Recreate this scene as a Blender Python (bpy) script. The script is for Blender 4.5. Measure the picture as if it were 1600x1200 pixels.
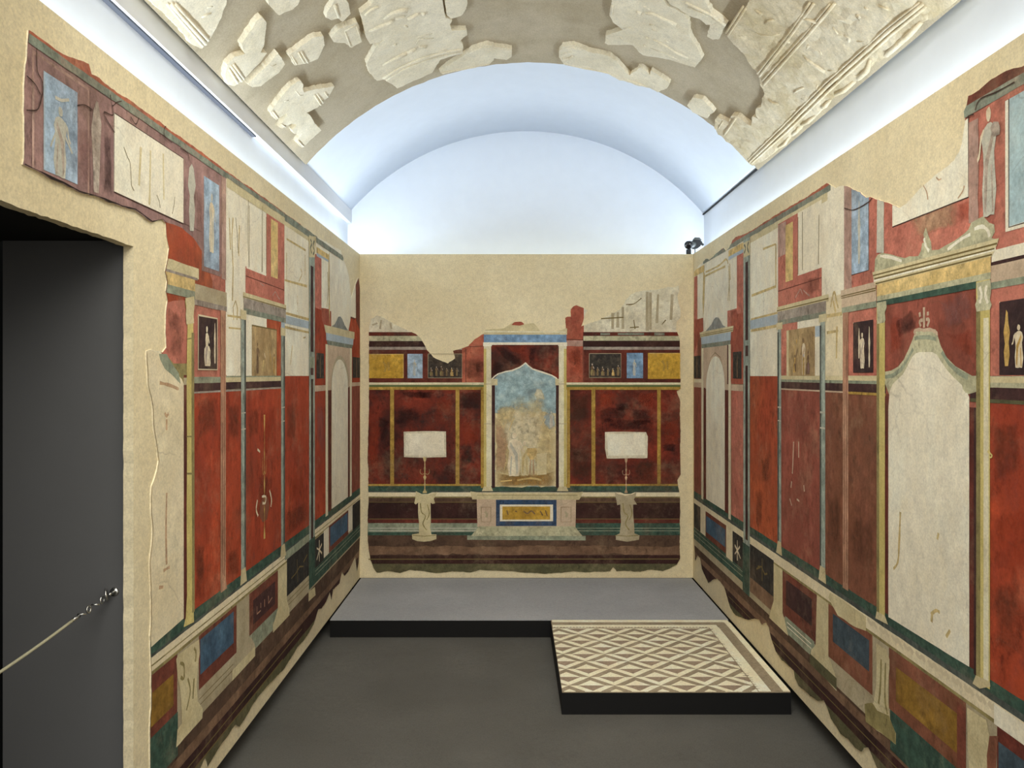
import bpy, bmesh, math, random
from mathutils import Vector, noise
from mathutils.geometry import delaunay_2d_cdt

random.seed(7)
for o in list(bpy.data.objects):
    bpy.data.objects.remove(o)
SC = bpy.context.scene
COL = SC.collection

# ------------------------------------------------------------------ camera, sky, lights, exposure
HC = 1.716                      # eye height above the hall floor
cd = bpy.data.cameras.new('camera')
cam = bpy.data.objects.new('camera', cd)
COL.objects.link(cam)
cam.location = (0, 0, HC)
cam.rotation_euler = (math.pi / 2, 0, 0)
cd.sensor_width = 36
cd.lens = 27
cd.shift_x = -0.5 / 1600
cd.shift_y = -14 / 1600
cd.clip_start = 0.02
SC.camera = cam

w = bpy.data.worlds.new('hall_light')
SC.world = w
w.use_nodes = True
w.node_tree.nodes['Background'].inputs[0].default_value = (1.0, 0.98, 0.94, 1)
w.node_tree.nodes['Background'].inputs[1].default_value = 1.0


def area(name, loc, rot, sx, sy, power, col, spread=180):
    ld = bpy.data.lights.new(name, 'AREA')
    ld.shape = 'RECTANGLE'
    ld.size = sx
    ld.size_y = sy
    ld.energy = power
    ld.color = col
    ld.spread = math.radians(spread)
    lo = bpy.data.objects.new(name, ld)
    lo.location = loc
    lo.rotation_euler = rot
    COL.objects.link(lo)
    return lo


COOL = (0.75, 0.875, 1.0)
# strip lamps lying in the slot behind the wall tops, shining up and inwards
area('cove_strip_lamp', (-1.348, 3.3, 2.64), (math.pi, math.radians(26), 0), 0.04, 5.9, 27, COOL)
area('cove_strip_lamp', (1.574, 3.3, 2.64), (math.pi, math.radians(-28), 0), 0.04, 5.9, 24, COOL)
area('cove_strip_lamp', (0.111, 6.14, 2.655), (math.pi + math.radians(62), 0, 0), 2.5, 0.07, 5.5, COOL)
# unseen fill lamps, added: under the near vault, and outside the open end
area('overhead_fill_lamp', (0.11, 2.0, 3.60), (math.radians(34), 0, 0), 1.4, 0.35, 26, (1.0, 0.97, 0.90), 120)
area('front_fill_lamp', (0.1, -1.8, 3.4), (math.radians(58), 0, 0), 2.4, 1.2, 80, (1.0, 0.97, 0.90))

vs = SC.view_settings
vs.view_transform = 'Standard'
vs.look = 'None'
vs.gamma = 1
vs.use_curve_mapping = False
vs.exposure = 0.25
SC.cycles.max_bounces = 14
SC.cycles.diffuse_bounces = 10
SC.cycles.use_denoising = True


# ------------------------------------------------------------------ materials
def lin(c, gain=1.0):
    out = []
    for v in c:
        v = v / 255.0
        v = v / 12.92 if v <= 0.04045 else ((v + 0.055) / 1.055) ** 2.4
        out.append(min(0.9, v * gain))
    return (*out, 1.0)


def nd(nt, t, **kw):
    n = nt.nodes.new(t)
    for k, v in kw.items():
        setattr(n, k, v)
    return n


def mixc(nt, fac, a, b):
    m = nd(nt, 'ShaderNodeMix', data_type='RGBA')
    if isinstance(fac, (int, float)):
        m.inputs[0].default_value = fac
    else:
        nt.links.new(fac, m.inputs[0])
    for i, v in ((6, a), (7, b)):
        if isinstance(v, tuple):
            m.inputs[i].default_value = v
        else:
            nt.links.new(v, m.inputs[i])
    return m.outputs[2]


def nz(nt, pos, scale, detail=5, rough=0.6, stretch=None, offs=0.0):
    src = pos
    if stretch or offs:
        mp = nd(nt, 'ShaderNodeMapping')
        mp.inputs['Scale'].default_value = stretch or (1, 1, 1)
        mp.inputs['Location'].default_value = (offs, offs * 1.7, offs * 0.6)
        nt.links.new(pos, mp.inputs['Vector'])
        src = mp.outputs[0]
    n = nd(nt, 'ShaderNodeTexNoise')
    n.inputs['Scale'].default_value = scale
    n.inputs['Detail'].default_value = detail
    n.inputs['Roughness'].default_value = rough
    nt.links.new(src, n.inputs['Vector'])
    return n.outputs['Fac']


def rng(nt, v, a, b, lo=0.0, hi=1.0):
    m = nd(nt, 'ShaderNodeMapRange')
    m.inputs[1].default_value = a
    m.inputs[2].default_value = b
    m.inputs[3].default_value = lo
    m.inputs[4].default_value = hi
    nt.links.new(v, m.inputs[0])
    return m.outputs[0]


GAIN = 1.15
MATS = {}


def pigment(name, c1, c2, c3=None, blot=3.5, mott=22, a2=0.9, a3=0.6, streak=0.0, speck=0.25, rough=0.85, bump=0.25, gain=None,
            speck_col=(205, 185, 150), vary=0.30, soft=False, wear=True):
    """Old pigment on plaster: a main tone c1, broad clouds of c2, small worn patches of c3, pale specks where paint is lost."""
    g = GAIN if gain is None else gain
    if wear:        # centuries of dust: every pigment sits a little greyer than when new
        def dull(c):
            y = 0.3 * c[0] + 0.59 * c[1] + 0.11 * c[2]
            return tuple(v + (y - v) * 0.10 for v in c)
        c1, c2, c3 = dull(c1), dull(c2), dull(c3) if c3 else None
    m = bpy.data.materials.new(name)
    m.use_nodes = True
    nt = m.node_tree
    bs = nt.nodes['Principled BSDF']
    bs.inputs['Roughness'].default_value = rough
    bs.inputs['Specular IOR Level'].default_value = 0.25
    pos = nd(nt, 'ShaderNodeNewGeometry').outputs['Position']
    off = random.uniform(0, 30)
    st = (1, 1, 0.6) if streak else None
    f1 = rng(nt, nz(nt, pos, blot, 7, 0.66, st, off), 0.40, 0.62, 0, a2)
    light = tuple(min(0.9, v * 1.16) for v in lin(c1, g)[:3]) + (1.0,)
    f0 = rng(nt, nz(nt, pos, blot * 0.7, 5, 0.6, st, off + 21), 0.46, 0.66)
    col = mixc(nt, f1, mixc(nt, f0, lin(c1, g), light), lin(c2, g))
    n2 = nz(nt, pos, mott, 7, 0.7, (1, 1, 0.6) if streak else None, off + 5)
    if c3:
        n1b = nz(nt, pos, blot * 1.7, 4, 0.55, None, off + 11)
        mul = nd(nt, 'ShaderNodeMath', operation='MULTIPLY')
        nt.links.new(rng(nt, n2, 0.45, 0.62), mul.inputs[0])
        nt.links.new(rng(nt, n1b, 0.42, 0.66, 0, a3), mul.inputs[1])
        col = mixc(nt, mul.outputs[0], col, lin(c3, g))
    gr = nz(nt, pos, 34, 6, 0.7, (1, 1, 0.6), off + 17)
    gm = nz(nt, pos, 4.5, 3, 0.6, None, off + 27)
    gmul = nd(nt, 'ShaderNodeMath', operation='MULTIPLY')
    nt.links.new(rng(nt, gr, 0.53, 0.66, 0, min(0.9, vary * 2.6)), gmul.inputs[0])
    nt.links.new(rng(nt, gm, 0.40, 0.62), gmul.inputs[1])
    col = mixc(nt, gmul.outputs[0], col, tuple(v * 0.45 for v in lin(c2, g)[:3]) + (1.0,))
    if wear and gain is None and not soft:
        # soot and lime veils and hairline cracks run across all neighbouring fields of a wall
        soot = nz(nt, pos, 2.1, 8, 0.7)
        col = mixc(nt, rng(nt, soot, 0.52, 0.72, 0, 0.5 if vary > .2 else 0.22), col, lin((86, 66, 50), g))
        lime = nz(nt, pos, 3.3, 8, 0.74, None, 7.0)
        col = mixc(nt, rng(nt, lime, 0.53, 0.74, 0, 0.2), col, lin((196, 170, 136), g))
        wp = nd(nt, 'ShaderNodeMix', data_type='VECTOR')
        wp.inputs[0].default_value = 0.16
        nt.links.new(pos, wp.inputs[4])
        wn = nd(nt, 'ShaderNodeTexNoise')
        wn.inputs['Scale'].default_value = 3.0
        wn.inputs['Detail'].default_value = 5
        nt.links.new(pos, wn.inputs['Vector'])
        nt.links.new(wn.outputs['Color'], wp.inputs[5])
        vo = nd(nt, 'ShaderNodeTexVoronoi', feature='DISTANCE_TO_EDGE')
        vo.inputs['Scale'].default_value = 3.2
        nt.links.new(wp.outputs[1], vo.inputs['Vector'])
        ck = nd(nt, 'ShaderNodeMath', operation='MULTIPLY')
        nt.links.new(rng(nt, vo.outputs['Distance'], 0.002, 0.008, 0.20, 0.0), ck.inputs[0])
        nt.links.new(rng(nt, nz(nt, pos, 1.7, 3, 0.6, None, 13.0), 0.44, 0.56), ck.inputs[1])
        col = mixc(nt, ck.outputs[0], col, lin((84, 66, 50), g))
    fine = nz(nt, pos, 130, 3, 0.7)
    val = nd(nt, 'ShaderNodeMath', operation='MULTIPLY')
    nt.links.new(rng(nt, n2, 0.36, 0.64, 1 - vary, 1 + vary), val.inputs[0])
    nt.links.new(rng(nt, fine, 0.3, 0.7, 0.86, 1.14), val.inputs[1])
    mm = nd(nt, 'ShaderNodeVectorMath', operation='SCALE')
    nt.links.new(col, mm.inputs[0])
    nt.links.new(val.outputs[0], mm.inputs['Scale'])
    col = mm.outputs[0]
    if speck:
        sp = nz(nt, pos, 60, 4, 0.75, None, off + 3)
        col = mixc(nt, rng(nt, sp, 0.66, 0.76, 0, speck), col, lin(speck_col, g))
    nt.links.new(col, bs.inputs['Base Color'])
    if bump:
        bp = nd(nt, 'ShaderNodeBump')
        bp.inputs['Strength'].default_value = bump
        bp.inputs['Distance'].default_value = 0.004
        nt.links.new(n2, bp.inputs['Height'])
        nt.links.new(bp.outputs[0], bs.inputs['Normal'])
    if soft:
        # thin or lost paint: lets the layer below through where the attribute «fade» and a noise run low
        at_ = nd(nt, 'ShaderNodeAttribute')
        at_.attribute_name = 'fade'
        add = nd(nt, 'ShaderNodeMath', operation='ADD')
        nt.links.new(at_.outputs['Fac'], add.inputs[0])
        nt.links.new(rng(nt, nz(nt, pos, 20, 9, 0.78, None, off + 9), 0.3, 0.7, *((-0.45, 0.2) if soft > 0.9 else (-0.85, 0.25))), add.inputs[1])
        fac = rng(nt, add.outputs[0], -0.1, 1.25, 0.0, soft)
        tr = nd(nt, 'ShaderNodeBsdfTransparent')
        mx = nd(nt, 'ShaderNodeMixShader')
        nt.links.new(fac, mx.inputs[0])
        nt.links.new(tr.outputs[0], mx.inputs[1])
        nt.links.new(bs.outputs[0], mx.inputs[2])
        nt.links.new(mx.outputs[0], nt.nodes['Material Output'].inputs['Surface'])
    MATS[name] = m
    return m


def plain(name, c, rough=0.6, metal=0.0, gain=1.0, spec=0.3):
    m = bpy.data.materials.new(name)
    m.use_nodes = True
    nt = m.node_tree
    b = nt.nodes['Principled BSDF']
    pos = nd(nt, 'ShaderNodeNewGeometry').outputs['Position']
    n = nz(nt, pos, 9, 4, 0.55)
    a = lin(c, gain)
    d = tuple(x * 0.93 for x in a[:3]) + (1,)
    nt.links.new(mixc(nt, n, a, d), b.inputs['Base Color'])
    b.inputs['Roughness'].default_value = rough
    b.inputs['Metallic'].default_value = metal
    b.inputs['Specular IOR Level'].default_value = spec
    MATS[name] = m
    return m


# setting
pigment('modern_plaster', (213, 201, 168), (206, 191, 154), (194, 180, 144), blot=1.3, mott=30, a2=0.8, a3=0.2, speck=0.03, bump=0.25, vary=0.06, wear=False)
plain('white_paint', (228, 234, 242), 0.8)
plain('fascia_paint', (228, 230, 234), 0.6)
pigment('vault_plaster', (170, 158, 135), (158, 145, 119), (148, 136, 111), blot=1.8, mott=12, a2=0.9, a3=0.4, speck=0.0, bump=0.15, vary=0.05, wear=False)
pigment('stucco', (214, 205, 182), (202, 191, 164), (184, 170, 140), blot=3, mott=16, a2=0.8, a3=0.5, speck=0.1, bump=0.35, vary=0.08, wear=False)
pigment('stucco_stained', (200, 188, 162), (184, 168, 132), (150, 136, 104), blot=3.2, mott=20, a2=0.9, a3=0.6, speck=0.1, bump=0.7, vary=0.14, wear=False)
pigment('floor_grey', (96, 94, 88), (86, 84, 78), (74, 72, 67), blot=1.2, mott=40, a2=0.7, a3=0.35, speck=0.03, bump=0.05, gain=1, vary=0.07)
pigment('platform_grey', (164, 165, 167), (156, 158, 160), (146, 147, 148), blot=1.6, mott=40, a2=0.6, a3=0.3, speck=0.03, bump=0.05, gain=1, vary=0.07)
plain('black_paint', (13, 13, 13), 0.7)
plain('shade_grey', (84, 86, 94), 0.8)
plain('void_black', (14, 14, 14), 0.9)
plain('jamb_grey', (92, 92, 92), 0.7)
pigment('tile_cream', (236, 226, 196), (226, 213, 180), (206, 192, 160), blot=8, mott=60, a2=0.7, a3=0.5, speck=0, bump=0.3, vary=0.08, wear=False)
pigment('tile_grey', (150, 132, 112), (134, 117, 98), (166, 148, 124), blot=8, mott=60, a2=0.8, a3=0.5, speck=0.1, bump=0.3, vary=0.14, wear=False)
pigment('tile_brown', (150, 137, 114), (136, 122, 100), (166, 151, 128), blot=6, mott=60, a2=0.8, a3=0.5, speck=0.1, bump=0.3, vary=0.14, wear=False)
# fresco
pigment('fresco_plaster', (216, 206, 176), (206, 194, 160), (184, 170, 132), blot=3, mott=26, a2=0.8, a3=0.35, speck=0.1, bump=0.5, vary=0.10)
pigment('cream', (226, 219, 196), (218, 208, 182), (196, 183, 150), blot=3, mott=18, a2=0.8, a3=0.45, streak=1, speck=0.05, vary=0.10)
pigment('cream_grimy', (218, 211, 186), (200, 190, 160), (158, 148, 118), blot=6, mott=22, a2=0.9, a3=0.7, speck=0.05, vary=0.16)
pigment('cream_warm', (220, 207, 174), (211, 196, 158), (190, 172, 134), blot=3, mott=18, a2=0.8, a3=0.4, speck=0.05, vary=0.10)
pigment('cream_old', (204, 192, 150), (190, 175, 130), (156, 140, 102), blot=5, mott=26, a2=0.8, a3=0.6, speck=0.1, vary=0.10)
pigment('stone_grey', (176, 164, 134), (160, 146, 114), (134, 120, 90), blot=5, mott=26, a2=0.8, a3=0.6, speck=0.1, vary=0.10)
pigment('stone_green', (182, 178, 144), (166, 164, 130), (138, 138, 106), blot=5, mott=26, a2=0.8, a3=0.6, speck=0.1)
pigment('red_left', (172, 66, 34), (150, 54, 30), (104, 44, 34), blot=2.6, mott=20, a2=0.9, a3=0.85, streak=1, speck=0.25, speck_col=(190, 110, 80))
pigment('red_orange', (176, 82, 44), (158, 64, 36), (120, 52, 34), blot=2.6, mott=20, a2=0.9, a3=0.7, streak=1, speck=0.2, speck_col=(190, 120, 80))
pigment('red_mauve', (150, 78, 62), (132, 66, 50), (100, 54, 42), blot=2.8, mott=20, a2=0.95, a3=0.8, streak=1, speck=0.3, speck_col=(190, 130, 100))
pigment('red_brown', (134, 80, 58), (118, 70, 46), (92, 56, 42), blot=2.8, mott=20, a2=0.95, a3=0.8, streak=1, speck=0.25, speck_col=(180, 130, 95))
pigment('red_upper', (190, 114, 94), (176, 98, 80), (142, 80, 70), blot=3, mott=22, a2=0.9, a3=0.75, speck=0.3, speck_col=(205, 140, 115))
pigment('red_deep', (124, 46, 30), (70, 32, 26), (40, 30, 28), blot=4.2, mott=14, a2=1, a3=1, speck=0.2, speck_col=(180, 80, 50))
pigment('red_bright', (174, 90, 66), (150, 72, 54), (106, 50, 44), blot=4, mott=18, a2=0.9, a3=0.8, speck=0.25, speck_col=(200, 110, 80))
pigment('red_frame', (118, 60, 44), (98, 50, 38), (74, 42, 34), blot=5, mott=24, a2=0.9, a3=0.6, speck=0.15)
pigment('red_edge', (180, 100, 68), (160, 86, 66), (128, 74, 66), blot=8, mott=30, a2=0.9, a3=0.7, speck=0.3)
pigment('dark_red', (104, 46, 34), (82, 38, 30), (58, 30, 28), blot=5, mott=24, a2=0.9, a3=0.6, speck=0.1)
pigment('mauve', (158, 122, 114), (136, 104, 100), (108, 84, 86), blot=5, mott=18, a2=0.95, a3=0.7, streak=1, speck=0.3, speck_col=(200, 160, 145))
pigment('mauve_light', (178, 146, 132), (166, 128, 112), (140, 104, 92), blot=5, mott=22, a2=0.9, a3=0.6, streak=1, speck=0.2)
pigment('maroon', (70, 42, 40), (56, 34, 34), (44, 30, 32), blot=5, mott=26, a2=0.9, a3=0.6, speck=0.12, speck_col=(140, 110, 90))
pigment('maroon_deep', (62, 34, 30), (48, 27, 25), (38, 24, 23), blot=5, mott=26, a2=0.9, a3=0.6, speck=0.06, speck_col=(130, 90, 70))
pigment('earth_brown', (92, 68, 52), (72, 52, 40), (56, 42, 34), blot=4, mott=18, a2=1, a3=0.7, speck=0.1, speck_col=(150, 120, 90))
pigment('earth_light', (128, 98, 74), (106, 78, 58), (84, 62, 48), blot=4, mott=18, a2=1, a3=0.7, speck=0.1, speck_col=(160, 130, 95))
pigment('moss_green', (98, 94, 62), (80, 78, 52), (62, 62, 44), blot=6, mott=22, a2=1, a3=0.7, speck=0.15)
pigment('black_panel', (48, 46, 44), (38, 37, 36), (60, 58, 52), blot=5, mott=26, a2=0.9, a3=0.5, speck=0.1, speck_col=(140, 130, 105))
pigment('green', (58, 86, 72), (46, 70, 60), (74, 96, 76), blot=5, mott=24, a2=0.95, a3=0.6, speck=0.1)
pigment('green_pale', (146, 152, 128), (126, 136, 114), (108, 118, 98), blot=6, mott=26, a2=0.9, a3=0.6, speck=0.15)
pigment('green_grey', (130, 140, 122), (118, 122, 108), (132, 104, 92), blot=7, mott=26, a2=0.9, a3=0.6, speck=0.1)
pigment('blue', (70, 100, 124), (58, 84, 108), (52, 72, 88), blot=6, mott=26, a2=0.95, a3=0.6, speck=0.12, speck_col=(120, 140, 150))
pigment('roof_grey', (140, 142, 136), (124, 128, 124), (112, 112, 110), blot=6, mott=26, a2=0.95, a3=0.6, speck=0.12)
pigment('blue_dull', (66, 82, 92), (54, 68, 78), (48, 56, 62), blot=6, mott=26, a2=0.95, a3=0.6, speck=0.12, speck_col=(120, 130, 130))
pigment('blue_light', (156, 178, 198), (140, 162, 182), (164, 182, 190), blot=6, mott=22, a2=0.95, a3=0.6, speck=0.15)
pigment('blue_window', (168, 194, 198), (154, 180, 186), (150, 170, 172), blot=4, mott=22, a2=0.95, a3=0.6, speck=0.15, vary=0.12)
pigment('blue_pale', (168, 182, 190), (156, 172, 182), (148, 164, 172), blot=5, mott=22, a2=0.95, a3=0.6, streak=1, speck=0.15, vary=0.10)
pigment('blue_bright', (120, 154, 188), (104, 138, 172), (128, 156, 178), blot=9, mott=24, a2=0.95, a3=0.6, speck=0.12)
pigment('blue_ultra', (48, 74, 108), (40, 62, 90), (62, 84, 106), blot=9, mott=30, a2=0.9, a3=0.5, speck=0.08)
pigment('sky_blue', (150, 178, 184), (136, 164, 170), (170, 182, 172), blot=6, mott=18, a2=0.95, a3=0.6, speck=0.15)
pigment('yellow', (198, 156, 52), (178, 136, 40), (144, 110, 38), blot=7, mott=24, a2=0.9, a3=0.6, speck=0.12)
pigment('yellow_dado', (150, 112, 38), (130, 94, 30), (104, 78, 30), blot=7, mott=24, a2=0.95, a3=0.6, speck=0.12)
pigment('yellow_pale', (212, 184, 120), (202, 172, 104), (180, 152, 96), blot=6, mott=24, a2=0.9, a3=0.6, speck=0.12)
pigment('yellow_post', (176, 142, 62), (156, 122, 48), (120, 92, 40), blot=9, mott=34, a2=0.9, a3=0.6, speck=0.15)
pigment('yellow_column', (200, 184, 112), (186, 168, 92), (164, 146, 76), blot=5, mott=20, a2=0.9, a3=0.6, streak=1, speck=0.1, vary=0.10)
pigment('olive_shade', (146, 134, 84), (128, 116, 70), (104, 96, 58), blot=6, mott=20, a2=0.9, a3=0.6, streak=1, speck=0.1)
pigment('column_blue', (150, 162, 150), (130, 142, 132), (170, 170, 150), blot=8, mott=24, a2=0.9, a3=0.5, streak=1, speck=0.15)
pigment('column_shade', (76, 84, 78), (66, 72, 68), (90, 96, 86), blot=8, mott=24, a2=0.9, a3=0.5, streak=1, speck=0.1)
pigment('column_white', (220, 212, 182), (206, 196, 162), (180, 170, 132), blot=7, mott=22, a2=0.9, a3=0.5, streak=1, speck=0.1, vary=0.10)
pigment('pink_pilaster', (182, 136, 108), (166, 120, 92), (134, 98, 76), blot=6, mott=24, a2=0.9, a3=0.6, streak=1, speck=0.15)
pigment('pink_stone', (196, 174, 146), (182, 156, 130), (158, 132, 110), blot=5, mott=22, a2=0.9, a3=0.5, speck=0.1, vary=0.10)
pigment('lilac_grey', (158, 148, 136), (144, 132, 120), (130, 116, 104), blot=5, mott=24, a2=0.9, a3=0.5, speck=0.1)
pigment('picture_dark', (58, 38, 38), (46, 32, 33), (70, 48, 44), blot=8, mott=30, a2=0.9, a3=0.5, speck=0.1)
pigment('picture_black', (58, 54, 48), (46, 44, 42), (92, 80, 66), blot=14, mott=34, a2=0.9, a3=0.8, speck=0.35, speck_col=(150, 135, 105))
pigment('picture_tan', (176, 150, 104), (158, 130, 86), (132, 104, 68), blot=10, mott=24, a2=0.95, a3=0.7, streak=1, speck=0.15)
pigment('figure_light', (222, 208, 178), (204, 186, 152), (172, 150, 120), blot=14, mott=40, a2=0.9, a3=0.6, speck=0, vary=0.10)
pigment('figure_ochre', (196, 160, 86), (176, 138, 66), (138, 106, 56), blot=14, mott=40, a2=0.9, a3=0.6, speck=0)
pigment('figure_brown', (122, 96, 68), (104, 80, 56), (84, 64, 48), blot=14, mott=40, a2=0.9, a3=0.6, speck=0)
pigment('figure_pale', (190, 186, 168), (174, 172, 156), (150, 150, 138), blot=14, mott=40, a2=0.9, a3=0.6, speck=0, vary=0.10)
pigment('figure_faint', (182, 168, 152), (166, 150, 134), (146, 128, 116), blot=14, mott=40, a2=0.9, a3=0.6, speck=0)
pigment('haze_ochre', (198, 178, 122), (184, 160, 104), (160, 136, 86), blot=9, mott=24, a2=0.95, a3=0.6, speck=0.1)
pigment('haze_pale', (208, 196, 154), (196, 180, 134), (178, 160, 116), blot=9, mott=24, a2=0.95, a3=0.6, speck=0.1, vary=0.10)
pigment('haze_rose', (190, 158, 124), (176, 142, 106), (160, 128, 94), blot=9, mott=24, a2=0.95, a3=0.6, speck=0.1)
pigment('ochre_ground', (176, 138, 66), (158, 118, 50), (132, 98, 44), blot=9, mott=24, a2=0.95, a3=0.6, speck=0.1)
for nm, c1, c2, c3 in (('soft_black', (52, 32, 30), (42, 28, 28), (60, 34, 30)), ('soft_red', (178, 66, 34), (160, 56, 32), (140, 50, 30)), ('soft_ochre', (208, 190, 140), (198, 176, 122), (182, 158, 106)),
                       ('soft_pale', (224, 216, 186), (216, 204, 168), (202, 188, 148)), ('soft_rose', (188, 152, 118), (176, 138, 104), (160, 126, 92)), ('soft_blue', (160, 178, 184), (146, 166, 174), (150, 160, 160)),
                       ('soft_brown', (96, 58, 40), (84, 50, 36), (74, 44, 34)), ('soft_mauve', (150, 104, 100), (136, 92, 90), (120, 84, 84)), ('soft_earth', (160, 120, 54), (146, 106, 46), (124, 92, 44)), ('soft_olive', (118, 108, 52), (106, 98, 46), (92, 84, 42)),
                       ('soft_grey', (170, 166, 146), (156, 152, 132), (142, 138, 120))):
    pigment(nm, c1, c2, c3, blot=8, mott=26, a2=0.9, a3=0.6, speck=0.05, soft=0.8 if nm == 'soft_black' else 0.95 if nm in ('soft_ochre', 'soft_pale', 'soft_rose', 'soft_blue', 'soft_earth') else 0.55)
plain('crack_black', (74, 54, 46), 0.9)
plain('gap_shadow', (40, 33, 26), 0.95)
plain('line_dark', (70, 60, 46), 0.9)
plain('line_pale', (214, 200, 168), 0.9)
plain('line_green', (92, 108, 66), 0.9)
plain('line_faint', (176, 160, 118), 0.9)
plain('line_olive', (120, 104, 62), 0.9)
plain('camera_black', (26, 26, 27), 0.45)
plain('camera_grey', (74, 76, 72), 0.45)
plain('lens_glass', (12, 12, 20), 0.08, spec=0.8)
plain('steel', (196, 196, 192), 0.28, metal=1.0)
plain('cord_fabric', (172, 168, 140), 0.8)


# ------------------------------------------------------------------ mesh helpers
def link(name, bm, mats, parent=None, smooth=False):
    me = bpy.data.meshes.new(name)
    bm.normal_update()
    bm.to_mesh(me)
    bm.free()
    for m in (mats if isinstance(mats, (list, tuple)) else [mats]):
        me.materials.append(MATS[m])
    if smooth:
        for p in me.polygons:
            p.use_smooth = True
    o = bpy.data.objects.new(name, me)
    COL.objects.link(o)
    if parent is not None:
        o.parent = parent
        o.matrix_parent_inverse = parent.matrix_world.inverted()
    return o


def rebase(o, loc):
    """Put the origin of a top-level mesh at its base without moving the mesh."""
    v = Vector(loc)
    o.data.transform(__import__('mathutils').Matrix.Translation(-v))
    o.location = v
    bpy.context.view_layer.update()


def empty(name, loc):
    o = bpy.data.objects.new(name, None)
    o.location = loc
    o.empty_display_size = 0.1
    COL.objects.link(o)
    bpy.context.view_layer.update()
    return o


def tag(o, label=None, cat=None, group=None, kind=None):
    for k, v in (('label', label), ('category', cat), ('group', group), ('kind', kind)):
        if v:
            o[k] = v
    return o


def box(bm, x0, x1, y0, y1, z0, z1, mi=0):
    vs_ = [bm.verts.new((x, y, z)) for x in (x0, x1) for y in (y0, y1) for z in (z0, z1)]
    fs = []
    for f in ((0, 1, 3, 2), (4, 6, 7, 5), (0, 4, 5, 1), (2, 3, 7, 6), (0, 2, 6, 4), (1, 5, 7, 3)):
        fc = bm.faces.new([vs_[i] for i in f])
        fc.material_index = mi
        fs.append(fc)
    return fs


def tube(bm, pts, rad, seg=8, mi=0, cap=True):
    """A round bar through pts; rad is a number or a list."""
    pts = [Vector(p) for p in pts]
    n = len(pts)
    rads = rad if isinstance(rad, (list, tuple)) else [rad] * n
    rings = []
    for i, p in enumerate(pts):
        t = (pts[min(i + 1, n - 1)] - pts[max(i - 1, 0)]).normalized()
        up = Vector((0, 0, 1)) if abs(t.z) < 0.9 else Vector((1, 0, 0))
        a = t.cross(up).normalized()
        b = t.cross(a).normalized()
        rings.append([bm.verts.new(p + (a * math.cos(k * 2 * math.pi / seg) + b * math.sin(k * 2 * math.pi / seg)) * rads[i]) for k in range(seg)])
    for r0, r1 in zip(rings, rings[1:]):
        for k in range(seg):
            f = bm.faces.new((r0[k], r0[(k + 1) % seg], r1[(k + 1) % seg], r1[k]))
            f.material_index = mi
    if cap:
        for r in (rings[0][::-1], rings[-1]):
            f = bm.faces.new(r)
            f.material_index = mi


def ring(bm, c, n, R, r, seg=20, s2=8, arc=1.0):
    n = Vector(n).normalized()
    a = n.orthogonal().normalized()
    b = n.cross(a)
    c = Vector(c)
    k = int(seg * arc)
    rows = []
    for i in range(k + (0 if arc == 1.0 else 1)):
        th = 2 * math.pi * i / seg
        d = a * math.cos(th) + b * math.sin(th)
        rows.append([bm.verts.new(c + d * (R + r * math.cos(2 * math.pi * j / s2)) + n * (r * math.sin(2 * math.pi * j / s2))) for j in range(s2)])
    m = len(rows)
    for i in range(m if arc == 1.0 else m - 1):
        for j in range(s2):
            bm.faces.new((rows[i][j], rows[(i + 1) % m][j], rows[(i + 1) % m][(j + 1) % s2], rows[i][(j + 1) % s2]))


def sarea(p):
    return 0.5 * sum(p[i][0] * p[(i + 1) % len(p)][1] - p[(i + 1) % len(p)][0] * p[i][1] for i in range(len(p)))


def ccw(p):
    return p if sarea(p) > 0 else p[::-1]


def inside(p, poly):
    x, y = p
    r = False
    j = len(poly) - 1
    for i in range(len(poly)):
        xi, yi = poly[i]
        xj, yj = poly[j]
        if (yi > y) != (yj > y) and x < (xj - xi) * (y - yi) / (yj - yi + 1e-12) + xi:
            r = not r
        j = i
    return r


def wobble(p, amp, step):
    """Walk round an outline, adding points every step, each pushed off the line by a little: a hand-painted or broken edge."""
    if not amp:
        return p
    out = []
    n = len(p)
    sx = random.uniform(0, 50)
    for i in range(n):
        a, b = Vector(p[i]), Vector(p[(i + 1) % n])
        L = (b - a).length
        k = max(1, int(L / step))
        if L < 1e-6:
            continue
        nrm = Vector((-(b - a).y, (b - a).x)) / L
        for j in range(k):
            q = a.lerp(b, j / k)
            h = noise.noise(Vector((q.x * 9 + sx, q.y * 9, 0))) * 0.7 + noise.noise(Vector((q.x * 37, q.y * 37 + sx, 3))) * 0.5
            if j == 0:
                h *= 0.4
            q = q + nrm * h * amp
            out.append((q.x, q.y))
    return out


def cdt_faces(polys, need):
    """Triangles that lie inside every polygon listed in need."""
    V, F = [], []
    for p in polys:
        p = ccw(p)
        i0 = len(V)
        V += [Vector(q) for q in p]
        F.append(list(range(i0, i0 + len(p))))
    ov, oe, of, _a, _b, fo = delaunay_2d_cdt(V, [], F, 1, 1e-6)
    return ov, [f for f, s in zip(of, fo) if all(k in s for k in need)]


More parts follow.
